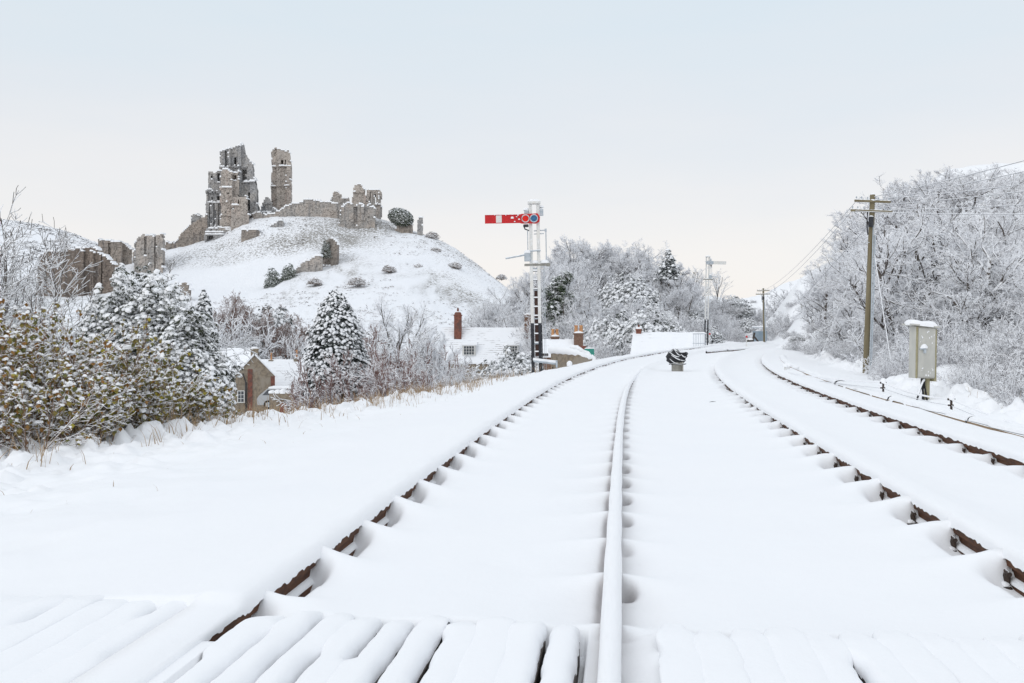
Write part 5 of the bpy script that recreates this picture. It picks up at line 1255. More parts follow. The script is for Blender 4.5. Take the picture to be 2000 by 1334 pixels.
def place(tmpls, pos, yaw, tilt, scale, rng):
    """Copies of the templates merged into one mesh's arrays; tilt leans the template's +x side down."""
    Vs = []; Ts = []; Ms = []; at = 0; which = rng.integers(0, len(tmpls), len(pos))
    for k, (v, t, m) in enumerate(tmpls):
        ix = np.where(which == k)[0]
        if not len(ix): continue
        cy_, sy_ = np.cos(yaw[ix]), np.sin(yaw[ix]); ct, st = np.cos(tilt[ix]), np.sin(tilt[ix])
        x = v[None, :, 0] * ct[:, None] + v[None, :, 2] * st[:, None]; z = -v[None, :, 0] * st[:, None] + v[None, :, 2] * ct[:, None]; y = np.repeat(v[None, :, 1], len(ix), 0)
        s_ = scale[ix][:, None]
        P_ = np.stack([(x * cy_[:, None] - y * sy_[:, None]) * s_ + pos[ix, 0:1], (x * sy_[:, None] + y * cy_[:, None]) * s_ + pos[ix, 1:2], z * s_ + pos[ix, 2:3]], -1)
        nv = v.shape[0]
        Vs.append(P_.reshape(-1, 3)); Ts.append((t[None] + np.arange(len(ix))[:, None, None] * nv + at).reshape(-1, 3)); Ms.append(np.tile(m, len(ix))); at += len(ix) * nv
    return np.concatenate(Vs), np.concatenate(Ts), np.concatenate(Ms)
_rg = random.Random(2)
CL = [tmpl_cluster(_rg) for _ in range(6)]
CLP = [tmpl_cluster(_rg, 9, 1., .30, .8, True, .85) for _ in range(6)]
CLG = [tmpl_cluster(_rg, 7, 1., .4, .5, False) for _ in range(5)]
def clumps(rng, pos, size, mats, tm=None, out=None, tilt=(.0, .5), name='foliage'):
    n = len(pos); yaw = rng.uniform(0, 6.283, n) if out is None else np.arctan2(out[:, 1], out[:, 0]) + rng.normal(0, .5, n)
    V, T, Mi = place(tm or CL, pos, yaw, rng.uniform(tilt[0], tilt[1], n), size * rng.uniform(.6, 1.3, n), rng)
    return fast_mesh(name, V, T, mats, Mi)

# dark ivy for the clad tree, snowy broad-leaf masses for shrubs
def dome_points(rng, n, rx, ry, h, shell=.75, lump=.22, seed=0, z0=0., power=1.):
    """Points through the outer part of a lumpy dome; denser near its surface."""
    out = np.empty((0, 3)); 
    while len(out) < n:
        u = rng.normal(size=(n * 2, 3)); u[:, 2] = np.abs(u[:, 2]); u /= np.linalg.norm(u, axis=1, keepdims=True)
        az = np.arctan2(u[:, 1], u[:, 0])
        lm = 1 + lump * 2 * (fbm(az * 1.6 + 40, u[:, 2] * 3.2 + 9, seed, 3) - .5)
        rr = lm * (shell + (1 - shell) * rng.random(len(u))**.6)
        z = u[:, 2] * rr * h
        p = np.stack([u[:, 0] * rr * rx, u[:, 1] * rr * ry, z + z0], 1)
        out = np.concatenate([out, p])
    return out[:n]

def mesh_thing(root, parts):
    for nm, me in parts: link_mesh(nm, me, root)
    return root

def put(kind, px, py_top, d, label, cat='tree', group=None, name='bare_tree', width=None, base=None, rot=None, dip=.1, mesh=None, zscale=None):
    """One plant standing on the ground at px, d metres away, its top reaching py_top."""
    m = mesh or PL[kind]
    x, y = (px - CX) / F * d, d
    z = gz(x, y) - dip if base is None else base
    top = CZ + (YH - py_top) / F * d
    H = max(top - z, .5); sc = H / m[2]; sw_ = sc if width is None else min(max((width / F * d / 2) / m[3], .72 * sc), 1.3 * sc)
    r = thing(name, label, cat, (x, y, z), random.Random(int(px * 7 + d * 13)).uniform(0, 6.283) if rot is None else rot, group)
    r.scale = (sw_, sw_, sc)
    link_mesh('trunk' if name.endswith('tree') else 'stem', m[0], r); link_mesh('crown', m[1], r)
    if len(m) > 4 and m[4]: link_mesh('foliage', m[4], r)
    return r
# ---- the wooded rise behind the houses
W = 'frosted trees on the wooded rise'
k = 0
for px, py, d, wd, kd in ((1012, 560, 92, 110, 'spread0'), (1045, 520, 104, 120, 'tree1'), (1100, 492, 112, 130, 'upright0'), (1150, 470, 116, 130, 'upright1'), (1205, 478, 114, 130, 'upright2'), (1262, 482, 112, 120, 'tree2'), (1300, 500, 106, 110, 'upright0'),
                          (975, 590, 99, 95, 'spread1'), (1150, 540, 98, 120, 'spread2'), (1215, 530, 98, 120, 'tree0'), (1262, 535, 96, 110, 'spread0'), (1318, 540, 100, 90, 'tree3'), (1180, 575, 88, 110, 'spread1'), (1240, 580, 88, 100, 'tree1'),
                          (1078, 515, 108, 110, 'tree3'), (1185, 505, 108, 110, 'tree0'), (1240, 500, 110, 110, 'spread2'), (1120, 505, 106, 110, 'spread1'), (1330, 560, 96, 70, 'upright1'), (955, 585, 102, 90, 'spread2'), (990, 555, 105, 100, 'spread0'), (1025, 530, 106, 110, 'spread1'), (1060, 500, 112, 120, 'tree3'), (1075, 545, 99, 110, 'spread2'), (1125, 480, 118, 130, 'spread0'), (1175, 470, 120, 130, 'spread1'), (1225, 474, 118, 130, 'spread2'), (1280, 490, 114, 110, 'spread1'), (1310, 520, 106, 100, 'spread0'), (1345, 545, 104, 80, 'spread2')):
    put(kd, px, py, d, 'white frosted bare tree in the wood between the red semaphore and the distant signal', 'tree', W, width=wd * 1.05)
for px, py, d, wd in ((950, 612, 96, 80), (1000, 612, 95, 90), (1120, 600, 80, 90), (1165, 605, 78, 90), (1215, 600, 78, 90), (1260, 610, 80, 90), (1305, 600, 86, 90), (1180, 640, 70, 80), (1225, 645, 72, 70), (1340, 610, 88, 80), (1290, 640, 80, 70), (1050, 600, 84, 90)):
    k += 1; put('shrub%d' % (k % 4), px, py, d, 'frosted bush at the foot of the wood behind the orange chimney pots', 'bush', 'frosted bushes under the trees on the rise', name='bush', width=wd * 1.15)
# evergreen-leaved frosted bushes among them
def ever_mesh(seed, n, rx, ry, h, size, mats, tm=None, stem=True, **kw):
    rng = np.random.default_rng(seed); p = dome_points(rng, n, rx, ry, h, seed=seed, **kw)
    me = clumps(rng, p, size, mats, tm, p, (.15, .9))
    rr = random.Random(seed); sg = []
    for q in range(10):
        a = rr.uniform(0, 6.283); t = rr.uniform(.1, .9); sg.append((0, 0, -.4, math.cos(a) * rx * .6 * t, math.sin(a) * ry * .6 * t, h * (.85 - .4 * t), .05, .015))
    V, Q = tubes(sg, 5, 1, 1)
    return fast_mesh('stem', V, Q, MT['bark']), me, h * 1.02, rx
EV = [MT['ever'], MT['snow']]
for i_ in range(3): PL['everbush%d' % i_] = ever_mesh(90 + i_, 2600, 1.6, 1.6, 1.7, .115, EV, shell=.45, lump=.35)
for px, py, d, wd, lb in ((1228, 542, 95, 80, 'dark leaved snowy bush high among the frosted trees left of the distant signal'), (1255, 615, 74, 75, 'dark leaved snowy bush above the broad snowy roof'), (1190, 618, 76, 70, 'dark leaved snowy bush right of the orange chimney pots'), (1300, 622, 80, 70, 'dark leaved snowy bush just left of the distant signal foot')):
    put('everbush%d' % (int(px) % 3), px, py, d, lb, 'bush', None, 'evergreen_bush', width=wd)
# ivy-clad tree
def ivy_tree():
    px, d = 1106, 84.; x = (px - CX) / F * d; z = gz(x, d); top = CZ + (YH - 522) / F * d; H = top - z
    r = thing('ivy_clad_tree', 'dark ivy clad tree with snowy bare limbs, tallest dark crown behind the red semaphore', 'tree', (x, d, z)); rng = np.random.default_rng(7)
    m = PL['tree2']; a = link_mesh('trunk', m[0], r); b = link_mesh('crown', m[1], r); a.scale = b.scale = (.75, .75, H / m[2])
    c = []
    for cx_, cz_, rr, n in ((-.6, H * .80, .95, 150), (-1.2, H * .55, 1.05, 170), (-.2, H * .62, 1.1, 170), (-.9, H * .3, 1.2, 180), (.35, H * .35, 1.0, 140), (-1.6, H * .72, .6, 70), (.2, H * .9, .5, 60), (-.2, H * .12, 1.1, 120)):
        q = rng.normal(size=(n, 3)); q /= np.linalg.norm(q, axis=1, keepdims=True); c.append(q * rr * rng.uniform(.4, 1.05, (n, 1)) * np.array([.85, .85, 1.1]) + np.array([cx_, 0, cz_]))
    p = np.concatenate(c); link_mesh('ivy', clumps(rng, p, .26, [MT['ivy'], MT['snow']], CLG + CLG + CLG + CL[:2], p - p.mean(0), (.2, 1.1)), r)
ivy_tree()
def pine(px, py, d, label, wd, seed):
    x = (px - CX) / F * d; z = gz(x, d); top = CZ + (YH - py) / F * d; H = top - z; r = thing('pine_tree', label, 'tree', (x, d, z)); rng = np.random.default_rng(seed)
    V, Q = tubes([(0, 0, -.4, 0, 0, H * .95, .13, .03)], 8, 1, 1); link_mesh('trunk', fast_mesh('trunk', V, Q, MT['bark']), r)
    n = 420; t = rng.random(n)**.8; zz = H * (1 - .5 * t); a = rng.uniform(0, 6.283, n); rad = (.15 + t * wd) * np.sqrt(rng.random(n)) * (1 + .35 * np.sin(t * 26))
    p = np.stack([np.cos(a) * rad, np.sin(a) * rad, zz], 1); link_mesh('crown', clumps(rng, p, .27, [MT['conifer'], MT['snow']], CLG + CL, p, (.2, 1.)), r)
pine(1306, 487, 104, 'dark pine top rising above the frosted trees, right end of the wooded rise', 1.5, 3)
# two fine bare trees and scrub on the knoll round the distant signal
put('fine0', 1363, 522, 112, 'fine bare tree left of the distant signal post, beside the plain wooden pole', 'tree', None, width=75)
put('fine0', 1400, 528, 116, 'fine bare tree right of the distant signal post with upswept twigs', 'tree', None, width=72, rot=2.)
for i_, (px, py, d, wd) in enumerate(((1340, 585, 104, 60), (1372, 583, 110, 65), (1405, 578, 114, 65), (1435, 580, 116, 60), (1462, 592, 118, 50), (1482, 612, 120, 40), (1352, 612, 96, 60), (1390, 608, 102, 65), (1428, 606, 106, 60), (1458, 622, 108, 50), (1415, 632, 98, 50), (1445, 640, 100, 45), (1378, 630, 94, 45), (1475, 640, 106, 36), (1350, 634, 90, 50))):
    put(('shrub%d' % (i_ % 4)) if i_ % 3 else 'everbush%d' % (i_ % 3), px, py, d, 'frosted bush on the knoll round the distant signal', 'bush', 'frosted bushes on the knoll', 'bush', width=wd * 1.25)
for i_, (px, py, d, wd) in enumerate(((1500, 612, 126, 60), (1528, 606, 118, 70), (1470, 618, 134, 60), (1550, 590, 108, 80), (1512, 640, 96, 60), (1545, 630, 92, 70), (1575, 600, 98, 70), (1600, 580, 94, 80), (1490, 640, 108, 50), (1570, 560, 112, 60), (1620, 560, 92, 80), (1500, 654, 88, 50))):
    put(('shrub%d' % (i_ % 4)) if i_ % 4 else 'spread%d' % (i_ % 3), px, py, d, 'frosted scrub closing the cutting behind the farther telegraph pole', 'bush', 'frosted scrub at the end of the cutting', 'bush', width=wd * 1.2)
# ---- the right-hand hillside
WR = 'frosted trees on the right-hand hillside'
for px, py, d, wd, kd in ((1800, 385, 46, 340, 'spread0'), (1905, 400, 44, 320, 'spread1'), (1735, 450, 50, 260, 'tree0'), (1990, 385, 48, 320, 'spread2'), (1850, 330, 60, 300, 'tree1'), (1775, 352, 64, 250, 'upright1'), (1705, 395, 62, 230, 'tree3'),
                          (1648, 440, 66, 200, 'tree2'), (1930, 345, 66, 280, 'spread0'), (2030, 350, 66, 280, 'tree1'), (1870, 540, 34, 280, 'spread2'), (1975, 520, 32, 280, 'spread1'), (1745, 540, 40, 230, 'spread0'), (2090, 400, 44, 320, 'tree0'), (1612, 520, 62, 150, 'spread1'),
                          (1670, 560, 48, 180, 'spread2'), (2060, 530, 30, 280, 'tree3'), (1820, 450, 50, 280, 'tree2'), (1925, 460, 42, 260, 'tree1'), (1690, 480, 56, 220, 'spread2'), (1650, 510, 58, 180, 'tree0'), (1980, 455, 56, 280, 'spread0'), (1885, 400, 56, 280, 'tree3'), (1820, 340, 68, 260, 'upright0'), (1740, 372, 70, 220, 'upright2'), (1880, 338, 74, 260, 'tree2'), (1980, 352, 80, 280, 'tree3'), (2060, 330, 90, 280, 'tree0'), (1960, 345, 100, 240, 'spread1'), (2020, 325, 106, 240, 'tree2'), (1900, 352, 100, 200, 'spread2'), (1935, 338, 112, 200, 'tree1'), (1990, 326, 114, 220, 'spread0'), (2050, 312, 116, 230, 'tree3'), (1860, 350, 84, 240, 'spread1'), (1680, 420, 74, 200, 'tree1'), (1630, 480, 78, 160, 'spread0')):
    put(kd, px, py, d, 'white frosted bare tree in the wood behind the telegraph pole and cabinet', 'tree', WR, width=wd)
put('open0', 1795, 395, 37, 'spreading bare tree with thick dark boughs outlined in snow directly behind the cabinet', 'tree', None, width=420)
put('open0', 1930, 420, 33, 'spreading frosted tree with dark boughs right of the one behind the cabinet', 'tree', None, width=380, rot=2.4)
for i_, (px, py, d, wd) in enumerate(((1545, 648, 66, 90), (1590, 630, 58, 110), (1640, 630, 48, 130), (1700, 640, 42, 140), (1560, 665, 50, 80), (1610, 660, 44, 100), (1660, 668, 38, 110), (1720, 672, 34, 120), (1780, 670, 27, 160), (1850, 668, 25, 170), (1920, 655, 24, 190), (1990, 640, 22, 200), (1880, 720, 20, 150), (1950, 715, 18, 160), (2020, 700, 17, 190), (2080, 640, 22, 220), (1940, 600, 29, 180), (1830, 610, 31, 170), (1535, 610, 84, 60), (1515, 625, 92, 50), (1760, 610, 36, 150), (1745, 700, 25, 80), (1990, 770, 14.6, 110))):
    kd = 'darkshrub%d' % (i_ % 2) if i_ in (0, 4, 5, 8, 12, 6) else 'shrub%d' % (i_ % 4)
    put(kd, px, py, d, 'snow laden twiggy bush along the foot of the right-hand slope', 'bush', 'frosted bushes along the right side of the line', 'bush', width=wd * 1.2)
for px, py, d, wd, lb in ((1560, 655, 56, 90, 'dark leaved bush with snow in front of the pale slope behind the tall telegraph pole'), (1625, 665, 47, 110, 'dark leaved snowy bush close left of the tall telegraph pole'), (1690, 585, 58, 90, 'dark leaved snowy bush halfway up the slope behind the telegraph pole')):
    put('everbush1', px, py, d, lb, 'bush', None, 'evergreen_bush', width=wd)
# ---- left side: valley trees, the conifer, the hedge
put('bare0', -75, 425, 21., 'bare tree with fanning snow lined limbs standing behind the leafy hedge', 'tree', None, rot=0.1)
put('bare0', -140, 455, 23., 'second bare tree fanning out behind the tallest one at the edge of the view', 'tree', None, rot=1.9)
put('bare1', -190, 480, 20., 'bare branches reaching in from beyond the edge of the view', 'tree', None, rot=.2)
put('shrub1', 60, 610, 26, 'low frosted thicket at the foot of the bare tree', 'bush', None, 'bush', width=170)
for px, py, d, wd, kd, lb in ((445, 580, 98, 90, 'russet0', 'brown twigged tree above the cottage, next to the narrow evergreen'), (495, 585, 104, 110, 'russet0', 'russet twigged tree on the slope above the cottage chimney'), (540, 605, 96, 80, 'russet0', 'russet twigged tree nearest the small grey tree, above the flat roof'), (420, 600, 92, 80, 'darkshrub0', 'grey brown thicket just above the cottage roof')):
    put(kd, px, py, d, lb, 'tree', None, 'frosted_tree', width=wd * 1.25)
put('fine0', 570, 640, 90, 'small grey bare tree between the cottage and the tall conifer', 'tree', None, width=62, rot=1.)
put('everbush0', 530, 608, 100, 'dark evergreen bush among russet twigs above the cottage', 'bush', None, 'evergreen_bush', width=55)
for px, py, d, wd, kd, lb in ((735, 620, 62, 100, 'shrub0', 'frosted thicket touching the right side of the conifer'), (790, 585, 66, 130, 'tree1', 'frosted bare tree halfway between the conifer and the brick chimney'), (765, 655, 42, 150, 'redshrub0', 'red twigged frosted bush in front of the thicket right of the conifer'), (820, 655, 44, 150, 'shrub2', 'pale frosted bush left of the long tiled house'),
                              (715, 690, 36, 110, 'redshrub1', 'red twigged bush hiding the right foot of the conifer'), (790, 700, 33, 150, 'redshrub0', 'red twigged bush on the lip of the bank, among pale bushes'), (850, 698, 36, 130, 'shrub3', 'pale frosted bush below the left dormer of the tiled house'), (920, 718, 34, 110, 'shrub1', 'low frosted bush below the long tiled house, nearest its wall'), (840, 625, 70, 80, 'upright0', 'thin frosted tree beside the tall brick chimney'), (975, 712, 33, 80, 'shrub0', 'low frosted bush next to the foot of the red semaphore')):
    put(kd, px, py, d, lb, 'bush' if 'bush' in lb or 'thicket' in lb else 'tree', None, 'bush' if 'bush' in lb or 'thicket' in lb else 'bare_tree', width=wd * 1.2)
put('everbush2', 1012, 684, 37, 'glossy dark leaved bush loaded with snow beside the foot of the red semaphore', 'bush', None, 'evergreen_bush', width=82)
put('everbush0', 968, 712, 35, 'low dark leaved snowy bush below the second dormer', 'bush', None, 'evergreen_bush', width=60)
# ivy on the slope wall and the small tower; the clipped yew and scrub on the hill
def patch(name, label, cat, px, py, d, rx, ry, h, n, size, mats, seed, tm=None, shell=.5):
    o = P(px, py, d); m = ever_mesh(seed, n, rx, ry, h, size, mats, tm, shell=shell, lump=.3); r = thing(name, label, cat, o)
    link_mesh('stem', m[0], r); link_mesh('foliage', m[1], r); return r
IV = [MT['ivy'], MT['snow']]
patch('ivy_bush', 'dark ivy mass at the lower end of the stepped wall', 'bush', 533, 568, 205, 2.0, 1.8, 4.6, 1000, .27, IV, 201, CLG)
patch('ivy_bush', 'dark ivy mass on the stepped wall, next up from its lower end', 'bush', 564, 552, 206, 2.0, 1.8, 4.0, 900, .27, IV, 202, CLG)
patch('ivy_bush', 'green ivy covering one side of the small square tower', 'ivy', 637, 503, 212.2, 1.2, .7, 4.2, 500, .24, IV, 203, CLG)
def ivy_lump():
    rng = np.random.default_rng(204); n = 3600; q = rng.normal(size=(n, 3)); q /= np.linalg.norm(q, axis=1, keepdims=True)
    p = q * np.array([3.5, 2.6, 2.35]) * (1 + .18 * (fbm(np.arctan2(q[:, 1], q[:, 0]) * 1.6, q[:, 2] * 3, 7, 3) - .5)[:, None]) * rng.uniform(.82, 1.02, (n, 1)); a = R(-20)
    p = np.stack([p[:, 0] * math.cos(a) - p[:, 2] * math.sin(a), p[:, 1], p[:, 0] * math.sin(a) + p[:, 2] * math.cos(a)], 1)
    c = P(783, 425, 246.5) - np.array(ivr.location); me = clumps(rng, p + c, .26, [MT['ivy'], MT['snow']], CLG + CLG + CL[:2], q, (.1, .9)); link_mesh('ivy', me, ivr)
ivy_lump()
patch('scrub_bush', 'brown scrub bush on the skyline right of the rounded evergreen', 'bush', 844, 466, 244, 2.0, 1.6, 1.9, 300, .30, [MT['heather'], MT['snow']], 205, CLG)
for i_, (px, py, d, s_, lb) in enumerate(((698, 556, 184, 2.0, 'brown scrub bush standing alone on the open slope above the conifer'), (760, 530, 197, 1.5, 'scrub bush midway across the bare slope'), (850, 494, 225, 1.6, 'scrub bush with a dark base below the skyline shoulder'), (815, 527, 205, 1.6, 'scrub bush low on the slope, right of the midway one'), (888, 524, 212, 1.7, 'scrub bush near the right skyline of the hill'), (615, 555, 190, 1.6, 'pale scrub bush below the small square tower'), (980, 545, 229, 1.4, 'dark scrub bush on the right skyline near the signal'), (548, 505, 233, 2.2, 'dim frosted scrub on the slope left of the small tower'), (575, 470, 243, 1.4, 'small frosted scrub below the curtain wall'), (572, 492, 236, 1.8, 'frosted scrub on the slope just above the stepped wall'), (525, 515, 231, 1.5, 'frosted scrub at the upper edge of the level snowfield'))):
    patch('scrub_bush', lb, 'bush', px, py, d, s_, s_ * .8, s_ * .8, 420, .24, [MT['heather'], MT['snow']], 210 + i_, CLG if i_ != 7 else CL)
# hillside tussocks
def tussocks():
    rng = np.random.default_rng(31); n = 9000
    px = rng.uniform(300, 1080, n * 2); d = np.exp(rng.uniform(math.log(125), math.log(262), n * 2)); x = (px - CX) / F * d
    w_ = fbm(x * .05, d * .05, 99, 3) + .5 * vn(x * .3, d * .3, 98) ; keep = (w_ > .74) & ~((px < 560) & (d > 190) & (d < 231))
    x, d = x[keep][:n], d[keep][:n]; z = terrain(x, d) + .0
    z = z + (fbm(x * .35, d * .35, 81, 4) - .5) * np.interp(d, [7, 40, 150, 300], [.08, .35, .7, .9]) + (fbm(x * 1.1, d * 1.1, 85, 3) - .5) * np.interp(d, [7, 60, 150], [.05, .2, .45])
    p = np.stack([x, d, z], 1); me = clumps(rng, p, .30, [MT['heather'], MT['snow']], CLG, None, (0, .4), 'grass')
    tag(link_mesh('grass', me), 'dark grass tussocks speckling the snowy castle hill', 'grass', None, 'stuff')
tussocks()
def far_wood():
    rng = np.random.default_rng(33); n = 5200
    px = rng.uniform(-500, 235, n); d = rng.uniform(330, 500, n); x = (px - CX) / F * d
    k_ = fbm(x * .02, d * .02, 95, 3) > .36; x, d = x[k_], d[k_]
    z = terrain(x, d) + (fbm(x * .35, d * .35, 81, 4) - .5) * .9 + .3
    me = clumps(rng, np.stack([x, d, z], 1), 1.5, [MT['twig_dark'], MT['snow']], CLG, None, (0, .5), 'scrub')
    tag(link_mesh('scrub', me), 'grey frosted scrub covering the distant hill behind the outer wall', 'scrub', None, 'stuff')
far_wood()

# ---- the tall conifer
def conifer():
    px, d = 657, 38.; x = (px - CX) / F * d; mp_ = d / F; top = CZ + (YH - 566) * mp_; z = CZ + (YH - 812) * mp_; H = top - z; rng = np.random.default_rng(5)
    r = thing('conifer', 'tall cone shaped conifer with every branch padded in snow', 'tree', (x, d, z))
    V, Q = tubes([(0, 0, -1, 0, 0, H * .9, .16, .03)], 8, 1, 1); link_mesh('trunk', fast_mesh('trunk', V, Q, MT['bark']), r)
    n = 2600; t = 1 - rng.random(n)**.7 * .99                                      # 0 base .. 1 top
    prof = np.interp(t, [0, .21, .455, .66, .82, .92, .975, 1], [.92, 1.0, .97, .81, .58, .36, .17, .04]) * 63 * mp_
    a = rng.uniform(0, 6.283, n); lump = 1 + .16 * (fbm(a * 1.8, t * 9, 3, 2) - .5) * 2; rad = prof * lump * rng.uniform(.80, 1.04, n)
    p = np.stack([np.cos(a) * rad, np.sin(a) * rad, t * H], 1)
    rg2 = random.Random(4); tm = []
    for q in range(7):                                                             # a drooping spray: dark fingers under a pad of snow
        v, tt, mi = tmpl_cluster(rg2, 12, 1.0, .20, 1.5, False); V_ = [tuple(v_) for v_ in v]; T_ = [tuple(t_) for t_ in tt]; M_ = list(mi)
        b = len(V_); nu = 8
        for j, (rr, zz) in enumerate(((.78, -.22), (.60, .14), (.28, .30))):
            for i in range(nu):
                an = 6.283 * i / nu; k_ = rr * rg2.uniform(.72, 1.12); V_.append((math.cos(an) * k_ * 1.15, math.sin(an) * k_, zz + rg2.uniform(-.06, .05) - .32 * max(0, math.cos(an) * k_)))
        V_.append((0, 0, .36))
        for j in range(2):
            for i in range(nu):
                i2 = (i + 1) % nu; T_ += [(b + j * nu + i, b + j * nu + i2, b + (j + 1) * nu + i), (b + j * nu + i2, b + (j + 1) * nu + i2, b + (j + 1) * nu + i)]; M_ += [1, 1]
        for i in range(nu): T_.append((b + 2 * nu + i, b + 2 * nu + (i + 1) % nu, b + 3 * nu)); M_.append(1)
        tm.append((np.array(V_, np.float32), np.array(T_, np.int32), np.array(M_, np.int32)))
    V, T, Mi = place(tm, p, a + rng.normal(0, .25, n), rng.uniform(.25, .7, n), (.056 + .038 * np.interp(t, [0, .8, 1], [1, .9, .3])) * rng.uniform(.7, 1.25, n), rng)
    link_mesh('crown', fast_mesh('crown', V, T, [MT['conifer'], MT['snow']], Mi), r)
    n = 3000; t = rng.random(n)**1.2 * .97; prof = np.interp(t, [0, .21, .455, .66, .82, .92, .975, 1], [.92, 1.0, .97, .81, .58, .36, .17, .04]) * 60 * mp_
    a = rng.uniform(0, 6.283, n); rad = prof * rng.uniform(.35, .93, n); p = np.stack([np.cos(a) * rad, np.sin(a) * rad, t * H - .03], 1)
    link_mesh('needles', clumps(rng, p, .22, [MT['conifer'], MT['snow']], CLG, p, (.5, 1.2)), r)
conifer()

# ---- the broad evergreen mass behind the hedge
def evergreen(px, py, d, rx, h, n, size, label, seed, name='evergreen_shrub', lump=.3, cone=False, base=None, shell=.55, mats=None):
    x = (px - CX) / F * d; top = CZ + (YH - py) / F * d; z = base if base is not None else top - h; rng = np.random.default_rng(seed)
    r = thing(name, label, 'shrub' if not cone else 'tree', (x, d, z)); h = top - z
    if cone:
        t = 1 - rng.random(n)**.6; a = rng.uniform(0, 6.283, n); rad = (rx * (1 - t)**.8 + .05) * rng.uniform(.55, 1.05, n) * (1 + .25 * np.sin(t * 31)); p = np.stack([np.cos(a) * rad, np.sin(a) * rad, t * h], 1)
    else: p = dome_points(rng, n, rx, rx * .9, h, shell, lump, seed)
    link_mesh('foliage', clumps(rng, p, size, mats or [MT['ever_near'], MT['snow']], CLP + CL + CLG[:3], p, (.3, 1.1)), r)
    sg = []; rr = random.Random(seed)
    for q in range(16): a = rr.uniform(0, 6.283); t = rr.uniform(.1, .95); sg.append((0, 0, -.5, math.cos(a) * rx * .75 * t, math.sin(a) * rx * .7 * t, h * (.9 - .45 * t), .05, .012))
    V, Q = tubes(sg, 6, 1, 1); link_mesh('stem', fast_mesh('stem', V, Q, MT['bark']), r)
    # a few snowy twigs standing out of the mass
evergreen(300, 548, 18.5, 1.45, 3.0, 6500, .075, 'broad dark evergreen shrub bowed under snow, behind the leafy hedge', 301)
evergreen(215, 570, 18., .85, 2.6, 3200, .075, 'evergreen shrub with a pointed snowy top, nearest the bare tree', 302, lump=.35)
evergreen(236, 515, 19.2, .45, 2.2, 2000, .072, 'narrow leading spire of snowy evergreen rising above the broad shrub', 303, 'evergreen_tree', cone=True)
evergreen(368, 630, 17.2, 1.0, 2.4, 4200, .075, 'evergreen shrub draped with snow nearest the gabled cottage', 304)
evergreen(398, 732, 15.8, .42, 1.3, 1300, .062, 'low snow draped evergreen skirt in front of the cottage wall', 305)
evergreen(398, 565, 24., .5, 3.2, 2200, .085, 'slim dark conifer standing between the broad shrub and the russet trees', 306, 'evergreen_tree', cone=True, mats=[MT['conifer'], MT['snow']])

# ---- the leafy hedge in the left foreground
def leaf_t(rg, m):
    l, w_ = 1., .50; f = .22
    V = [(0, 0, 0), (l * .45, w_, -f * .2), (l * .45, -w_, -f * .2), (l, 0, -f), (l * .45, 0, f * .35)]
    return np.array(V, np.float32), np.array([(0, 2, 4), (0, 4, 1), (4, 2, 3), (4, 3, 1)], np.int32), np.full(4, m, np.int32)
def lump_t(rg, m):
    V = []; T = []; nu = 6
    for rr, zz in ((.62, -.12), (.48, .22)):
        for i in range(nu): a = 6.283 * i / nu; k_ = rr * rg.uniform(.65, 1.2); V.append((math.cos(a) * k_, math.sin(a) * k_, zz + rg.uniform(-.08, .08)))
    V.append((0, 0, .42))
    for i in range(nu):
        j = (i + 1) % nu; T += [(i, j, nu + i), (j, nu + j, nu + i), (nu + i, nu + j, 2 * nu)]
    return np.array(V, np.float32), np.array(T, np.int32), np.full(len(T), m, np.int32)
_lr = random.Random(6)
def hedge(px, py_top, d, rx, label, seed, nl, tint):
    x = (px - CX) / F * d; z = gz(x, d) - .12; top = CZ + (YH - py_top) / F * d; h = top - z; nl = int(nl * 1.5); rng = np.random.default_rng(seed)
    r = thing('leafy_shrub', label, 'shrub', (x, d, z), 0, 'leafy shrubs of the hedge')
    S = S_(SHRUB, n=(7, 4, 3), w=(.09, .15, .2), t=(.02, .01, -.02), c=(9, 5), s=(.15, .1), a=(36, 42), k=(.42, .45), rk=.6, rmin=.0030)
    rr = random.Random(seed); segs = [[], [], []]
    for q in range(44):
        a = rr.uniform(0, 6.283); t = math.sqrt(rr.random()) * .62; b = (rr.uniform(-.75, .75) * rx, rr.uniform(-.6, .6) * rx, -.1)
        grow(rr, segs, b, (math.sin(t) * math.cos(a), math.sin(t) * math.sin(a) , math.cos(t)), h * rr.uniform(.55, 1.02), .0075, 0, S)
    al = sum(segs, [])
    V, Q = tubes(al, 4, 1.5, .9); link_mesh('stem', fast_mesh('stem', V, Q, MT['stem']), r)
    A = np.array(sum(segs[1:], []) + [s_ for s_ in segs[0] if s_[5] > h * .35]); pick = rng.integers(0, len(A), nl); f = rng.random((nl, 1)); p = A[pick, :3] * (1 - f) + A[pick, 3:6] * f
    keep = rng.random(nl) < np.interp(p[:, 2] / h, [0, .25, .55, 1], [.10, .35, .92, 1]); p = p[keep]
    leaves = [leaf_t(_lr, 0)] * tint[0] + [leaf_t(_lr, 1)] * tint[1] + [leaf_t(_lr, 2)] * tint[2] + [leaf_t(_lr, 3)] * tint[3]
    n = len(p); sc = rng.uniform(.030, .066, n)
    V, T, Mi = place(leaves, p, rng.uniform(0, 6.283, n), rng.uniform(.2, 1.5, n), sc, rng)
    link_mesh('leaf_canopy', fast_mesh('leaf_canopy', V, T, [MT['leaf_olive'], MT['leaf_green'], MT['leaf_brown'], MT['leaf_yellow']], Mi), r)
    pk = rng.random(n) < .44; q = p[pk] + np.array([0, 0, .010]); m = len(q)
    V, T, Mi = place([lump_t(_lr, 0) for _ in range(6)], q, rng.uniform(0, 6.283, m), rng.uniform(-.3, .5, m), rng.uniform(.018, .052, m) * np.where(rng.random(m) < .06, 1.7, 1.), rng)
    tag(link_mesh('snow_clump', fast_mesh('snow_clump', V, T, MT['snow'], None, False), r), kind='stuff')
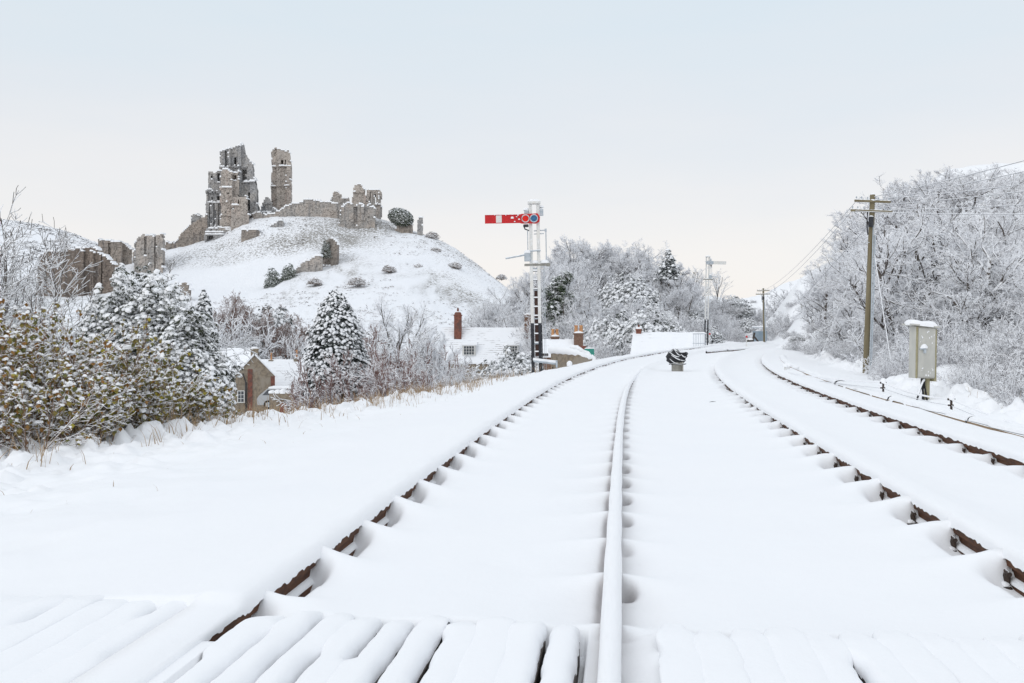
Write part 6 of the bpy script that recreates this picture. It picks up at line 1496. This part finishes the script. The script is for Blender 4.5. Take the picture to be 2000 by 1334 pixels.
HG = (( -30, 610, 10.6, .62, 'leafy shrub with many brown and russet leaves at the edge of the view', 401, 3600, (4, 2, 5, 1)), (70, 618, 11.2, .62, 'leafy shrub with olive leaves and russet patches beside the bare tree', 402, 3800, (6, 3, 3, 1)), (165, 640, 11.8, .62, 'leafy shrub, olive green and densely flecked with snow, below the pointed evergreen', 403, 3800, (6, 4, 1, 1)),
      (235, 690, 12.2, .60, 'leafy shrub with a few bright yellow green leaves near its base', 404, 3300, (5, 3, 1, 3)), (310, 715, 13.0, .60, 'leafy shrub low in front of the broad dark evergreen', 405, 3200, (6, 4, 1, 1)), (350, 748, 13.9, .45, 'leafy shrub at the end of the hedge nearest the cottage', 406, 2600, (5, 4, 1, 1)),
      (20, 690, 10.0, .55, 'lower leafy shrub tangled with bare brown stems, nearest the camera', 407, 2200, (5, 2, 3, 1)), (150, 720, 10.9, .55, 'lower leafy shrub in front of the densely flecked one', 408, 2400, (6, 3, 1, 2)))
for a in HG: hedge(*a)

# ---- dry grass and dead stems poking through the verge
def blades():
    rng = np.random.default_rng(9); V = []; T = []
    def blade(s, t, h, w_, ln):
        x, y = track(s, t); z = float(snow_h(np.array([s]), np.array([t]))[0]) - .02; a = rng.uniform(0, 6.283); la = rng.uniform(0, 6.283)
        b = len(V); c, s_ = math.cos(a) * w_, math.sin(a) * w_; lx, ly = math.cos(la) * ln, math.sin(la) * ln
        V.extend([(x - c, y - s_, z), (x + c, y + s_, z), (x + c * .8 + lx * .35, y + s_ * .8 + ly * .35, z + h * .6), (x - c * .8 + lx * .35, y - s_ * .8 + ly * .35, z + h * .6), (x + lx, y + ly, z + h)])
        T.extend([(b, b + 1, b + 2), (b, b + 2, b + 3), (b + 3, b + 2, b + 4)])
    for k_ in range(5000):
        s = rng.uniform(6.5, 30) if rng.random() < .8 else rng.uniform(9, 18); e = float(te_left(s)); cl_ = vn(np.array([s * 1.3]), np.array([3.]), 6)[0]
        if cl_ < .15 + rng.random() * .6: continue
        t = e + rng.normal(.25, .55); hh = rng.uniform(.05, .2) if rng.random() < .8 else rng.uniform(.15, .42)
        blade(s, t, hh, rng.uniform(.003, .0065), hh * rng.uniform(.1, .8))
    for c_ in range(90):
        s0 = rng.uniform(7, 26); t0 = float(te_left(s0)) + rng.normal(.35, .5); a0 = rng.uniform(0, 6.28)
        for k_ in range(int(rng.uniform(8, 22))):
            hh = rng.uniform(.08, .34); blade(s0 + rng.normal(0, .05), t0 + rng.normal(0, .05), hh, rng.uniform(.0022, .0046), hh * rng.uniform(.2, .75))
    for k_ in range(120):
        s = rng.uniform(5, 24); t = rng.uniform(float(te_left(s)), -1.6); hh = rng.uniform(.02, .10); blade(s, t, hh, .0028, hh * rng.uniform(.3, 1.4))
    for k_ in range(500):
        s = rng.uniform(9, 30); e = float(te_right(s)); hh = rng.uniform(.04, .16); blade(s, e + rng.normal(.1, .2), hh, rng.uniform(.0016, .003), hh * rng.uniform(.1, .7))
    me = fast_mesh('grass', np.array(V, np.float32), np.array(T), MT['straw'])
    tag(link_mesh('grass', me), 'dry straw coloured grass blades poking out of the snowy verges', 'grass', None, 'stuff')
blades()
